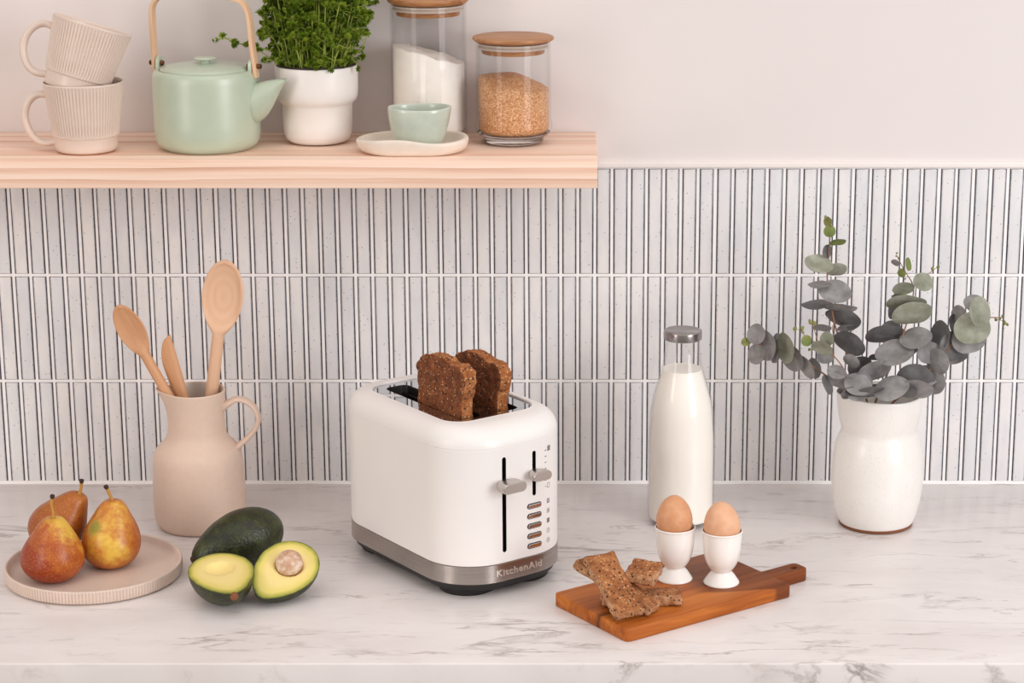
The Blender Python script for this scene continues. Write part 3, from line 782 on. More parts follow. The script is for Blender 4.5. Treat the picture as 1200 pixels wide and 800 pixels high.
pear('yellow pear with a green streak standing at the right on the plate', (-.5745, -.3385, .0055), [(r * .955, z * 1.06) for r, z in pf], M['pearB'], (.005, .002), [(.005, .002, .082), (.0028, .001, .091), (-.001, 0, .1010)], lump=.05, crease=-.55)
pear('bronze pear leaning over behind the front pear, at the back of the plate', (-.6600, -.3080, .0200), [(r * .90, z * 1.02) for r, z in pf], M['pearC'], (.012, 0), [(.012, 0, .081), (.0110, 0, .090), (.0090, 0, .0970)], lump=.04, rot=(math.radians(2), math.radians(24), 0))

# ------------------------------------------------------------------ avocados
def avo_r(s, R):
    """radius along the axis, s=-1 (round end) .. 1 (stem end)"""
    base = math.sqrt(max(0, 1 - s * s))
    return R * base * (1 - .20 * s - .10 * s * s + .02) * 1.02
def frame(axis, up):
    x = V(axis).normalized(); z = V(up); z = (z - x * z.dot(x)).normalized(); y = z.cross(x)
    m = Matrix((x, y, z)).transposed().to_4x4(); return m
def whole_avocado(label, c, axis, up, hl, R):
    root = thing('avocado', label, 'avocado'); m = frame(axis, up); m.translation = V(c); root.matrix_world = m
    vv, ff = [], []; ns, nt = 40, 56
    for i in range(ns + 1):
        s = -math.cos(PI * i / ns); r = avo_r(s, R)
        for k in range(nt):
            a = 2 * PI * k / nt
            q = 1 + .012 * noise.noise(V((s * 3, math.cos(a) * 2, math.sin(a) * 2)))
            vv.append((s * hl, r * q * math.cos(a), r * q * math.sin(a)))
    for i in range(ns):
        for k in range(nt): ff.append((i * nt + k, i * nt + (k + 1) % nt, (i + 1) * nt + (k + 1) % nt, (i + 1) * nt + k))
    o = fixn(link('skin', vv, ff, M['avoskin'], root, angle=180))
    tube_obj('stem_scar', [(hl * .985, 0, 0), (hl * 1.01, 0, 0), (hl * 1.025, 0, 0)], [.0045, .0042, .003], M['stemtip'], root, 0, 12)
    return root
def half_avocado(label, c, axis, up, hl, R, pit_s, pit_r, pit, scar):
    root = thing('avocado_half', label, 'avocado', (0, 0, 0), 0, 'cut avocado halves'); m = frame(axis, up); m.translation = V(c); root.matrix_world = m
    ns, nt = 40, 28; vv, ff = [], []
    for i in range(ns + 1):                       # skin: the lower half
        s = -math.cos(PI * i / ns); r = max(avo_r(s, R), 1e-5)
        for k in range(nt + 1):
            a = PI + PI * k / nt; vv.append((s * hl, r * math.cos(a), r * math.sin(a)))
    for i in range(ns):
        for k in range(nt): ff.append((i * (nt + 1) + k, i * (nt + 1) + k + 1, (i + 1) * (nt + 1) + k + 1, (i + 1) * (nt + 1) + k))
    fixn(link('skin', vv, ff, M['avoskin'], root, angle=180))
    # flesh: the cut face, with a hollow where the stone sits
    vv, ff, rim = [], [], []; nr_, na = 22, 96; cx = pit_s * hl
    edge_pts = []
    for k in range(na):
        a = 2 * PI * k / na; s = -math.cos(a) if False else math.cos(a)
        edge_pts.append((s * hl, math.copysign(avo_r(s, R), math.sin(a)) if abs(math.sin(a)) > 1e-6 else 0))
    for j in range(nr_ + 1):
        q = j / nr_
        for ex, ey in edge_pts:
            x, y = cx + (ex - cx) * q, ey * q
            d = math.hypot(x - cx, y); z = 0
            if d < pit_r: z = -math.sqrt(max(0, pit_r ** 2 - d * d)) * .62
            else: z = -.0012 * math.exp(-((d - pit_r) / .002)) + .0002
            if q == 1: z = 0
            vv.append((x, y, z)); rim.append(q)
    for j in range(nr_):
        for k in range(na): ff.append((j * na + k, j * na + (k + 1) % na, (j + 1) * na + (k + 1) % na, (j + 1) * na + k))
    o = fixn(link('flesh', vv, ff, M['avoflesh'], root, angle=50)); o['label'] = 'pale yellow cut flesh'
    at_ = o.data.attributes.new('rim', 'FLOAT', 'POINT'); at_.data.foreach_set('value', rim)
    if pit:
        p = [(0, -.016)] + [(.0162 * math.cos(a), .0162 * math.sin(a)) for a in [(-80 + i * 8) * PI / 180 for i in range(21)]] + [(0, .0162)]
        v_, f_ = lathe(p, 40); v_ = [(x * 1.04, y, z * .96) for x, y, z in v_]
        fixn(link('stone', v_, f_, M['stone'], root, angle=180, loc=(cx, 0, .0035)))['label'] = 'pale brown stone with papery patches'
    if scar:
        tube_obj('stem_button', [(hl * .955, 0, -.004), (hl * 1.01, 0, -.004), (hl * 1.03, 0, -.004)], [.0052, .0048, .003], M['unglazed'], root, 0, 16)['label'] = 'brown stem button'
    return root
whole_avocado('whole dark green avocado lying behind the two cut halves', (-.4180, -.3360, .0365), (-.80, -.50, -.20), (0, 0, 1), .0615, .0350)
half_avocado('avocado half without its stone, lying cut side up in front of the whole avocado', (-.4190, -.4520, .0378), (.37, -.92, -.10), (-.02, -.14, .99), .0560, .0365, -.28, .0165, False, True)
half_avocado('avocado half with the round stone still in it, right of the other half', (-.3485, -.4340, .0348), (-.50, -.78, -.36), (.16, -.46, .88), .0500, .0345, -.22, .0168, True, False)

# ------------------------------------------------------------------ toaster
TH = -.927
tr = thing('toaster', 'white two slot toaster with toast popping up, in the middle of the worktop', 'toaster', (-.152, -.3005, 0), TH)
LB, WB, RB = .2850, .1800, .066
def front_a(b):
    """x of the lever face at sideways position b"""
    k = max(0, abs(b) - (WB / 2 - RB)); return LB / 2 - (RB - math.sqrt(max(0, RB * RB - k * k)))
v, f = loft([(.0058, LB - .030, WB - .030, RB - .012), (.0068, LB - .022, WB - .022, RB - .01), (.0115, LB - .010, WB - .010, RB - .005), (.0192, LB - .002, WB - .003, RB - .001)], 14)
link('base', v, f, M['blackplastic'], tr, angle=40)
for sx in (-1, 1):
    for sy in (-1, 1):
        lathe_obj('foot', [(0, 0), (.0335, 0), (.0350, .0010), (.0385, .0120), (0, .0120)], M['blackplastic'], tr, 40, angle=40, loc=(sx * .0885, sy * .0390, 0))
v, f = loft([(.0190, LB - .001, WB - .001, RB - .0005), (.0195, LB + .001, WB + .001, RB + .0005), (.0415, LB + .001, WB + .001, RB + .0005), (.0420, LB - .0006, WB - .0006, RB - .0003)], 16)
link('steel_band', v, f, M['brushed'], tr, angle=40)['label'] = 'brushed steel band round the base'
# body and dome in one shell, recess at the top
secs = [(.0420, LB - .0022, WB - .0022, RB - .001), (.0428, LB, WB, RB), (.1868, LB, WB, RB), (.1873, LB - .0016, WB - .0016, RB - .0008), (.1880, LB - .0016, WB - .0016, RB - .0008), (.1885, LB, WB, RB)]
for i in range(1, 13):
    a = i / 12 * PI / 2
    dl, dw = .082, .048
    e = (1 - math.cos(a))
    secs.append((.1885 + .0248 * math.sin(a) ** .95, LB - dl * e, WB - dw * e, RB - .036 * e))
L1, W1, R1 = secs[-1][1:]
secs += [(.2136, L1 - .002, W1 - .002, R1 - .001), (.2128, L1 - .0036, W1 - .0036, R1 - .0015), (.1200, L1 - .0042, W1 - .0042, R1 - .002)]
v, f = loft(secs, 16)
body = fixn(link('housing', v, f, [M['toaster'], M['blackslot']], tr, angle=38))
cut = bpy.data.objects.new('cut', bpy.data.meshes.new('cut')); C.objects.link(cut)
ac = Acc()
def pill(b, z0, z1, w, a0, a1, n=8, horiz=False):
    """pill-shaped prism along the lever face normal; z0..z1 outer ends"""
    pts = []
    for i in range(n + 1): q = PI * i / n; pts.append((b + w / 2 * math.cos(q), z1 - w / 2 + w / 2 * math.sin(q)))
    for i in range(n + 1): q = PI + PI * i / n; pts.append((b + w / 2 * math.cos(q), z0 + w / 2 + w / 2 * math.sin(q)))
    N = len(pts); vv = [(a0, y, z) for y, z in pts] + [(a1, y, z) for y, z in pts]
    ff = [tuple(range(N))[::-1], tuple(range(N, 2 * N))] + [(i, (i + 1) % N, N + (i + 1) % N, N + i) for i in range(N)]
    return vv, ff
SLOT_A, SLOT_B = (-.0213, .0557, .1752, .0058), (.0228, .1185, .1750, .0052)
for b, z0, z1, w in (SLOT_A, SLOT_B):
    vv, ff = pill(b, z0, z1, w, LB / 2 - .010, LB / 2 + .01); ac.add(vv, ff)
tmp = ac.obj('cutter', [M['blackslot']], tr, smooth=False); fixn(tmp)
bpy.data.objects.remove(cut)
md = body.modifiers.new('grooves', 'BOOLEAN'); md.operation = 'DIFFERENCE'; md.object = tmp; md.solver = 'EXACT'
try: md.material_mode = 'TRANSFER'
except Exception: pass
bpy.context.view_layer.update()
dg = bpy.context.evaluated_depsgraph_get(); nm = bpy.data.meshes.new_from_object(body.evaluated_get(dg))
if len(nm.polygons) > 100:
    body.modifiers.clear(); body.data = nm
    nm.set_sharp_from_angle(angle=math.radians(38))
bpy.data.objects.remove(tmp)
# chrome top plate with two slots
ZP = .2112; SL, SW = .172, .033; SB = (-.0275, .0265); SA = .0
bm = bmesh.new(); edges = []
def ring(pts, z):
    vs = [bm.verts.new((x, y, z)) for x, y in pts]; return [bm.edges.new((vs[i], vs[(i + 1) % len(vs)])) for i in range(len(vs))]
edges += ring(rrect(L1 - .0044, W1 - .0044, R1 - .002, 12), ZP)
for b in SB: edges += ring([(x + SA, y + b) for x, y in rrect(SL, SW, .009, 6)], ZP)
bmesh.ops.triangle_fill(bm, edges=edges, use_beauty=False)
def in_slot(c): return any(abs(c.x - SA) < SL / 2 and abs(c.y - b) < SW / 2 for b in SB)
bmesh.ops.delete(bm, geom=[fc for fc in bm.faces if in_slot(fc.calc_center_median())], context='FACES_ONLY')
bm.normal_update()
for fc in bm.faces:
    if fc.normal.z < 0: fc.normal_flip()
me = bpy.data.meshes.new('top_plate'); bm.to_mesh(me); bm.free(); me.materials.append(M['chrome'])
o = bpy.data.objects.new('top_plate', me); C.objects.link(o); o.parent = tr; o['label'] = 'mirror polished top plate with two slots'
for b in SB:
    # slot lip and well
    ac = Acc(); pts = lambda d: [(x + SA, y + b) for x, y in rrect(SL + d, SW + d, .009, 6)]
    N = len(pts(0)); lv_ = [(ZP, 0.0), (ZP - .002, -.0014), (.13, -.0014)]
    vv = [(x, y, z) for z, d in lv_ for x, y in pts(d)]
    ff = [(i * N + k, i * N + (k + 1) % N, (i + 1) * N + (k + 1) % N, (i + 1) * N + k) for i in range(2) for k in range(N)] + [tuple(range(2 * N, 3 * N))]
    link('slot_well', vv, ff, M['wellsteel'], tr, angle=40)
    ac = Acc()
    for k in range(7):                     # guard wires inside the well
        x = -SL / 2 + .014 + k * (SL - .028) / 6
        for sy in (-1, 1):
            vv, ff = tube([(x + SA, b + sy * (SW / 2 - .006), .204), (x + SA, b + sy * (SW / 2 - .0075), .17), (x + SA, b + sy * (SW / 2 - .007), .135)], .0008, 6, up=V((1, 0, 0))); ac.add(vv, ff)
    for sy in (-1, 1):
        vv, ff = tube([(-SL / 2 + .004 + SA, b + sy * (SW / 2 - .006), .2015), (SL / 2 - .004 + SA, b + sy * (SW / 2 - .006), .2015)], .0009, 6); ac.add(vv, ff)
    ac.obj('bread_guard', [M['slotmetal']], tr)
# levers
def lever(b, z, w, h, d):
    a = front_a(b)
    # rounded flat paddle: cross-section a pill in (b,z), lofted outwards
    vv, ff = [], []; n = 10; rows_ = [(-.004, .62, .72), (.002, .62, .72), (.006, .9, .95), (.010, 1, 1), (d - .0012, 1, 1), (d, .94, .86)]
    for dx, sw, sh_ in rows_:
        ww, hh = w * sw, h * sh_
        for i in range(n + 1): q = -PI / 2 + PI * i / n; vv.append((a + dx, b + ww / 2 - hh / 2 + hh / 2 * math.cos(q), z + hh / 2 * math.sin(q)))
        for i in range(n + 1): q = PI / 2 + PI * i / n; vv.append((a + dx, b - ww / 2 + hh / 2 + hh / 2 * math.cos(q), z + hh / 2 * math.sin(q)))
    N = 2 * (n + 1)
    for i in range(len(rows_) - 1):
        for k in range(N): ff.append((i * N + k, i * N + (k + 1) % N, (i + 1) * N + (k + 1) % N, (i + 1) * N + k))
    ff += [tuple(range(N)), tuple(range((len(rows_) - 1) * N, len(rows_) * N))]
    fixn(link('lever', vv, ff, M['satin'], tr, angle=35))['label'] = 'satin metal lever knob'
lever(-.0213, .1428, .0340, .0125, .0240)
lever(.0228, .1475, .0270, .0115, .0190)
# buttons
for k in range(5):
    z = .1058 - k * .01263; b0, b1, h = .0125, .0338, .0064
    def capsule(inset, off):
        pts = []; n = 8; hh = h / 2 - inset; w0, w1 = b0 + h / 2, b1 - h / 2
        for i in range(n + 1): q = -PI / 2 + PI * i / n; pts.append((w1 + hh * math.cos(q), z + hh * math.sin(q)))
        for i in range(n + 1): q = PI / 2 + PI * i / n; pts.append((w0 + hh * math.cos(q), z + hh * math.sin(q)))
        return [(front_a(y) + off, y, zz) for y, zz in pts]
    def stack(levels, name, mat):
        vv = []; [vv.extend(capsule(i_, o_)) for i_, o_ in levels]; N = 18
        ff = [(i * N + q, i * N + (q + 1) % N, (i + 1) * N + (q + 1) % N, (i + 1) * N + q) for i in range(len(levels) - 1) for q in range(N)] + [tuple(range((len(levels) - 1) * N, len(levels) * N))]
        return fixn(link(name, vv, ff, mat, tr, angle=40))
    stack([(-.0003, -.002), (-.0003, .0004), (.0006, .0004), (.0006, -.001)], 'button_well', M['blackslot'])
    stack([(.0007, -.002), (.0007, .0012), (.0012, .0017)], 'button', M['chrome'])['label'] = 'polished pill shaped button'
# printed symbols beside the controls
ac = Acc()
def stroke(p, q, w=.0006):
    (b0, z0), (b1, z1) = p, q; d = V((b1 - b0, z1 - z0)); L_ = d.length or 1e-6; nx, nz = -d.y / L_ * w / 2, d.x / L_ * w / 2
    pts = [(b0 + nx, z0 + nz), (b1 + nx, z1 + nz), (b1 - nx, z1 - nz), (b0 - nx, z0 - nz)]
    vv = [(front_a(b) - .0003, b, z) for b, z in pts] + [(front_a(b) + .00012, b, z) for b, z in pts]
    ac.add(vv, [(0, 1, 2, 3), (4, 7, 6, 5), (0, 4, 5, 1), (1, 5, 6, 2), (2, 6, 7, 3), (3, 7, 4, 0)])
def poly(pts, w=.0006, closed=True):
    for i in range(len(pts) if closed else len(pts) - 1): stroke(pts[i], pts[(i + 1) % len(pts)], w)
def circ(b, z, r, w=.0006): poly([(b + r * math.cos(a * PI / 7), z + r * math.sin(a * PI / 7)) for a in range(14)], w)
for i in range(7):
    z = .1713 - i * .0076; stroke((.0402, z), (.0430, z), .0013 - .0001 * i)
def slice_icon(b, z, s, fill=0):
    poly([(b - s * .8, z - s), (b + s * .8, z - s), (b + s * .8, z + s * .35), (b + s * .95, z + s * .7), (b + s * .5, z + s), (b - s * .5, z + s), (b - s * .95, z + s * .7), (b - s * .8, z + s * .35)], .0006)
    for k in range(fill): zz = z - s * .75 + k * (s * 1.5 / max(1, fill - 1)); stroke((b - s * .7, zz), (b + s * .7, zz), .0007)
slice_icon(.0478, .1728, .0030, 6); slice_icon(.0470, .1260, .0028)
slice_icon(.0463, .1063, .0026, 4)
slice_icon(.0463, .0938, .0026); circ(.0463, .0938, .0009, .0009)
slice_icon(.0463, .0812, .0027, 7); stroke((.0505, .0818), (.0508, .0818), .0006)
circ(.0463, .0685, .0029); stroke((.0463, .0700), (.0463, .0672), .0006); stroke((.0452, .0690), (.0474, .0690), .0005)
circ(.0463, .0560, .0029); stroke((.0453, .0570), (.0473, .0550), .0005); stroke((.0453, .0550), (.0473, .0570), .0005)
ac.obj('printed_symbols', [M['ink']], tr, smooth=False)['label'] = 'small grey printed control symbols'
# raised lettering on the steel band
cv = bpy.data.curves.new('lettering', 'FONT'); cv.body = 'KitchenAid'; cv.size = .0112; cv.extrude = .0006; cv.offset = .00022; cv.align_x = 'CENTER'; cv.align_y = 'CENTER'; cv.space_character = 1.12
to = bpy.data.objects.new('t', cv); C.objects.link(to); bpy.context.view_layer.update()
dg = bpy.context.evaluated_depsgraph_get(); lm = bpy.data.meshes.new_from_object(to.evaluated_get(dg)); bpy.data.objects.remove(to)
wx = max(vx.co.x for vx in lm.vertices); kx = .0335 / wx
for vx in lm.vertices:
    x, y, z = vx.co; b = x * kx; vx.co = (front_a(b) + .0006 + z, b, .0302 + y)
lm.materials.clear(); lm.materials.append(M['logometal'])
lo = bpy.data.objects.new('raised_lettering', lm); C.objects.link(lo); lo.parent = tr; lo['label'] = 'raised metal maker name on the steel band'

# ------------------------------------------------------------------ toast slices
def to_world(a, b, z): return V((-.152 + a * math.cos(TH) - b * math.sin(TH), -.3005 + a * math.sin(TH) + b * math.cos(TH), z))
def toast(label, ca, cb, outline, thick, yaw=0, lean=0):
    root = thing('toast_slice', label, 'toast', to_world(ca, cb, 0), TH + yaw, 'toast slices in the toaster')
    pts = crom(outline, 6, True); N = len(pts)
    cx = sum(p[0] for p in pts) / N; cz = sum(p[1] for p in pts) / N
    vv, ff, fm_ = [], [], []
    layers = [(-.5, .955), (-.47, .985), (-.3, 1.0), (0, 1.004), (.3, 1.0), (.47, .985), (.5, .955)]
    for d, s in layers:
        for x, z in pts: vv.append((cx + (x - cx) * s, d * thick, cz + (z - cz) * s))
    for i in range(len(layers) - 1):
        for k in range(N): ff.append((i * N + k, i * N + (k + 1) % N, (i + 1) * N + (k + 1) % N, (i + 1) * N + k)); fm_.append(1 if 0 < i < len(layers) - 2 else 0)
    for side in (0, len(layers) - 1):     # faces as concentric rings
        prev = side * N
        for q in (.8, .6, .4, .2):
            s = q * .955; base_ = len(vv)
            for x, z in pts: vv.append((cx + (x - cx) * s, layers[side][0] * thick, cz + (z - cz) * s))
            for k in range(N): ff.append((prev + k, prev + (k + 1) % N, base_ + (k + 1) % N, base_ + k)); fm_.append(0)
            prev = base_
        vv.append((cx, layers[side][0] * thick, cz))
        for k in range(N): ff.append((prev + k, prev + (k + 1) % N, len(vv) - 1)); fm_.append(0)
    o = link('bread', vv, ff, [M['toast'], M['crust']], root, fm=fm_, angle=70); fixn(o)
    bm = bmesh.new(); bm.from_mesh(o.data)
    bmesh.ops.subdivide_edges(bm, edges=bm.edges[:], cuts=1, use_grid_fill=True)
    bm.normal_update()
    for vt in bm.verts:
        w = vt.co + V((ca, cb, 0)) * 3
        vt.co += vt.normal * (.0012 * noise.noise(w * 240) + .0017 * noise.noise(w * 110) + .0016 * noise.noise(w * 45))
    bm.to_mesh(o.data); bm.free(); return root
T1 = [(-.0175, .150), (-.0185, .20), (-.0190, .240), (-.0195, .255), (-.013, .266), (.000, .273), (.018, .2775), (.034, .2785), (.047, .2755), (.055, .2725), (.063, .2735), (.074, .2735), (.083, .268), (.087, .257), (.0845, .245), (.080, .235), (.078, .20), (.0775, .150)]
toast('nearer seeded toast slice standing in the front slot of the toaster', 0, SB[0] - .002, [(x, z) for x, z in T1], .017)
T2 = [(x - .004, z - .006 if z > .2 else z) for x, z in T1]
toast('farther seeded toast slice standing in the rear slot of the toaster', 0, SB[1] - .001, T2, .017)

# ------------------------------------------------------------------ milk bottle
t = thing('milk_bottle', 'tall glass bottle of milk with a metal cap, behind the egg cups', 'bottle', (.1400, -.155, 0))
bo = [(0, .0025), (.030, .0022), (.036, 0), (.0405, .0018), (.0428, .0068), (.0438, .014), (.0440, .05), (.0439, .108), (.0428, .13), (.0412, .152), (.0375, .1725), (.0325, .1895), (.0282, .204), (.0250, .218), (.0228, .232), (.0220, .243), (.0222, .2455), (.0225, .252), (.0222, .256)]
bo = crom(bo, 4); bi = [(max(0, r - .0016), z) for r, z in bo if z > .006][::-1]
lathe_obj('glass_body', bo + bi + [(0, .006)], M['glass'], t, 96, angle=60)
mk = [(0, .0066)] + [(max(0, r - .0021), max(z, .0066)) for r, z in bo if .0066 < z < .2075 and r > .01]
mr = mk[-1][0]; mk += [(mr - .0004, .2085), (mr - .002, .2080), (mr * .6, .2078), (0, .2078)]
lathe_obj('milk', mk, M['milk'], t, 96, angle=60)
lathe_obj('cap', [(0, .2480), (.0235, .2480), (.0248, .2490), (.0250, .2565), (.0246, .2588), (.0228, .2600), (.0215, .2594), (0, .2592)], M['tin'], t, 96, angle=35)

# ------------------------------------------------------------------ vase and eucalyptus
EX, EY = .3962, -.163
t = thing('vase', 'speckled white ceramic vase with a brown unglazed base, holding eucalyptus', 'vase', (EX, EY, 0))
def vf(r, z, th): return r * (1 + .004 * math.sin(2 * th + 1)), z + (.0009 * math.sin(2 * th) if z > .15 else 0)
vo_ = [(.0478, .0042), (.0490, .0062), (.0505, .0100), (.0535, .019), (.0568, .034), (.0587, .050), (.0592, .068), (.0584, .088), (.0560, .106), (.0522, .119), (.0494, .1255), (.0486, .131), (.0500, .1375), (.0520, .145), (.0533, .1535), (.0543, .160), (.0548, .168), (.0553, .1745), (.0550, .1775), (.0538, .1785), (.0524, .1772), (.0510, .165), (.0490, .15), (.0460, .13), (.053, .1), (.0555, .06), (.047, .012), (.0, .010)]
lathe_obj('vase_body', vo_, M['vase'], t, 128, vf, 3, angle=70)
lathe_obj('raw_base', [(0, 0), (.0462, 0), (.0480, .0012), (.0484, .0045), (.0460, .0055), (0, .0055)], M['unglazed'], t, 96)['label'] = 'brown unglazed base ring'

# camera-measured leaf positions, placed at their own depth around the vase's axis
FPX, CXP, PIT = 2726., 673., math.radians(15)
def spot(u, v_, Y):
    rx, ry = (u - CXP) / FPX, -(v_ - 400) / FPX
    d = V((rx, math.cos(PIT) + ry * math.sin(PIT), -math.sin(PIT) + ry * math.cos(PIT)))
    tt = (Y + 3.0578) / d.y; return V((0, -3.0578, 1.0222)) + d * tt
PXM = 1 / 888.
er = random.Random(5)
def leaf(acc, pos, w, h, rot, mi=0, wide=None):
    """near-round leaf whose outline shows as w by h turned by rot; the true blade is round and tilted"""
    big, small = max(w, h), min(w, h)
    # keep the blade close to round: the short direction is foreshortened by tilting
    asp = .92; tl = math.acos(max(.12, min(1, small / (big * asp))))
    sgn = 1 if er.random() < .5 else -1
    if w >= h: R3 = Matrix.Rotation(sgn * tl if True else 0, 3, 'X'); sx, sz = big / 2, big * asp / 2
    else: R3 = Matrix.Rotation(sgn * tl, 3, 'Z'); sx, sz = big * asp / 2, big / 2
    R2 = Matrix.Rotation(-rot, 3, 'Y')
    tiltback = Matrix.Rotation(-math.radians(14), 3, 'X')
    R_ = tiltback @ R2 @ R3
    vv, ff = [], []; na, nr_ = 28, 5
    cup = er.uniform(.06, .18) * er.choice((-1, 1))
    for lay in (0, 1):
        for j in range(nr_ + 1):
            q = j / nr_
            for k in range(na):
                a = 2 * PI * k / na
                rr_ = 1 + .035 * math.cos(a * 2) + .05 * max(0, math.cos(a - PI / 2)) ** 8 - .06 * max(0, math.cos(a + PI / 2)) ** 10
                x, z = rr_ * math.cos(a) * q * sx, rr_ * math.sin(a) * q * sz
                y = cup * (q * q) * sx + .04 * sx * q * math.sin(3 * a + 1) + .03 * sx * (abs(x) / sx) ** .5 * -1
                y += .0005 * lay * (1 - q * .7)
                vv.append(pos + R_ @ V((x, y, z)))
    for lay in (0, 1):
        b = lay * (nr_ + 1) * na
        for j in range(nr_):
            for k in range(na): ff.append((b + j * na + k, b + j * na + (k + 1) % na, b + (j + 1) * na + (k + 1) % na, b + (j + 1) * na + k))
    b1, b2 = nr_ * na, (2 * nr_ + 1) * na
    for k in range(na): ff.append((b1 + k, b1 + (k + 1) % na, b2 + (k + 1) % na, b2 + k))
    acc.add(vv, ff, mi)
def euc(label, stems, leaves, buds, o=(860, 240), s=3.333, y0=EY):
    root = thing('eucalyptus_sprig', label, 'eucalyptus', (EX, EY, .17), 0, 'eucalyptus sprigs in the vase')
    P = lambda u, v_, dy: spot(o[0] + u / s, o[1] + v_ / s, y0 + dy)
    base = V(root.location)
    ac = Acc()
    for path, r0, r1 in stems:
        pts = [P(*p) for p in path]; q = crom([list(p) for p in pts], 6); n = len(q)
        vv, ff = tube([V(p) - base for p in q], [(r0 + (r1 - r0) * i / (n - 1),) * 2 for i in range(n)], 8, up=V((.2, 1, .1))); ac.add(vv, ff)
    fixn(ac.obj('stem', [M['twig']], root))
    ac = Acc()
    for u, v_, w, h, rot, dy, mi in leaves: leaf(ac, P(u, v_, dy) - base, w / s * PXM, h / s * PXM, math.radians(rot), mi)
    fixn(ac.obj('leaves', [M['euc'], M['eucgreen'], M['eucdark'], M['eucbud']], root, angle=70))
    if buds:
        for u, v_, w, dy in buds:
            c = P(u, v_, dy) - base; r = w / s * PXM / 2
            vv, ff = lathe([(0, -r * 1.3), (r * .7, -r * .6), (r, 0), (r * .6, r * .9), (0, r * 1.6)], 8)
            R_ = Euler((er.uniform(-1, 1), er.uniform(-1, 1), 0)).to_matrix()
            fixn(link('bud', [c + R_ @ V(p) for p in vv], ff, M['eucbud'], root))
    return root
# base of every stem stands inside the vase (below the rim, out of view)
euc('low eucalyptus sprig reaching out to the far left of the vase',
    [([(520, 960, -.01), (490, 800, -.02), (420, 715, -.035), (365, 670, -.04), (300, 625, -.04), (225, 580, -.04), (150, 555, -.04), (60, 535, -.04)], .0013, .0007)],
    [(90, 506, 62, 82, -8, -.045, 0), (94, 582, 58, 90, -14, -.036, 0), (135, 552, 60, 120, 4, -.048, 0), (172, 563, 46, 120, -6, -.036, 2), (208, 560, 52, 124, 10, -.052, 1), (232, 595, 62, 122, 28, -.036, 0), (292, 632, 34, 104, 28, -.045, 0), (312, 640, 44, 84, 12, -.036, 0), (48, 535, 36, 36, 20, -.04, 3), (362, 705, 36, 80, 22, -.06, 2)],
    [(38, 530, 16, -.04), (34, 540, 12, -.042)])
euc('tall eucalyptus sprig rising highest at the left of the vase',
    [([(560, 980, .0), (530, 800, .0), (470, 640, -.005), (405, 500, -.01), (385, 420, -.01), (365, 300, -.01), (372, 180, -.01), (374, 100, -.012), (368, 55, -.012)], .0016, .0006)],
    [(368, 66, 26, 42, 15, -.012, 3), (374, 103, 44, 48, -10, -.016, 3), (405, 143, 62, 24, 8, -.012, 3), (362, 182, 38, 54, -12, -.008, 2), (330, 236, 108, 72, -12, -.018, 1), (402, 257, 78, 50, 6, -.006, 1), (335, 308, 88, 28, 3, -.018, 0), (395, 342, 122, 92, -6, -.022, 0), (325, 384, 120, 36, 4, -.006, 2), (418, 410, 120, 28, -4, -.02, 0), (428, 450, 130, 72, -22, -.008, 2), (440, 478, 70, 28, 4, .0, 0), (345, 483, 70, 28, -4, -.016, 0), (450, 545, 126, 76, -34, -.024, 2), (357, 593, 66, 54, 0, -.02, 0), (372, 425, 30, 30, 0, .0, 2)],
    [(358, 48, 12, -.012), (378, 60, 12, -.012)])
euc('thin budding eucalyptus sprig with small green leaves in front of the tall one',
    [([(560, 960, -.01), (500, 800, -.03), (440, 660, -.045), (390, 590, -.05), (330, 545, -.05), (275, 510, -.05)], .0011, .0006), ([(330, 545, -.05), (318, 500, -.05), (305, 460, -.05)], .0006, .0004), ([(390, 590, -.05), (388, 520, -.05), (384, 470, -.05)], .0007, .0004), ([(275, 510, -.05), (266, 490, -.05), (238, 486, -.05)], .0005, .0003)],
    [(283, 531, 40, 44, -10, -.052, 3), (345, 556, 80, 50, -22, -.054, 1), (362, 525, 48, 58, 10, -.05, 1), (400, 655, 72, 54, -14, -.055, 0), (458, 612, 66, 44, -35, -.045, 0), (416, 690, 100, 66, -18, -.052, 0), (486, 700, 104, 88, -12, -.060, 0)],
    [(238, 484, 16, -.05), (266, 482, 16, -.05), (300, 458, 18, -.05), (314, 462, 20, -.05), (295, 565, 12, -.05), (268, 496, 12, -.05)])
o8, s8 = (1000, 290), 4.21
euc('upright eucalyptus sprig rising from the middle of the vase',
    [([(60, 900, -.005), (110, 760, -.015), (165, 630, -.025), (215, 510, -.025), (255, 400, -.02), (285, 290, -.02), (295, 190, -.02), (250, 110, -.02), (215, 40, -.02)], .0015, .0005), ([(295, 190, -.02), (345, 150, -.02), (415, 95, -.02)], .0006, .0004)],
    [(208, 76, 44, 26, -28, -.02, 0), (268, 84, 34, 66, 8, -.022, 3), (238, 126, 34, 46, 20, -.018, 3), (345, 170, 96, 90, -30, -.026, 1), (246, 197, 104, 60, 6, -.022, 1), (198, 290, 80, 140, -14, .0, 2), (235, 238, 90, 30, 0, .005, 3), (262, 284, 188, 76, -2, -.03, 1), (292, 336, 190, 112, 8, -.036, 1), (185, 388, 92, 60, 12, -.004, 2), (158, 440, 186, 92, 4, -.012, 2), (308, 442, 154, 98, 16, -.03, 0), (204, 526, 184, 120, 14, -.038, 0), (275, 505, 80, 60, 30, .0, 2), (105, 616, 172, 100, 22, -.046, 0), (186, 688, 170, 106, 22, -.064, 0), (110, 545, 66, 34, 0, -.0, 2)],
    [(214, 28, 10, -.02), (212, 42, 10, -.02), (226, 50, 10, -.02), (390, 104, 16, -.02), (418, 96, 16, -.02), (256, 154, 10, -.02)], o8, s8)
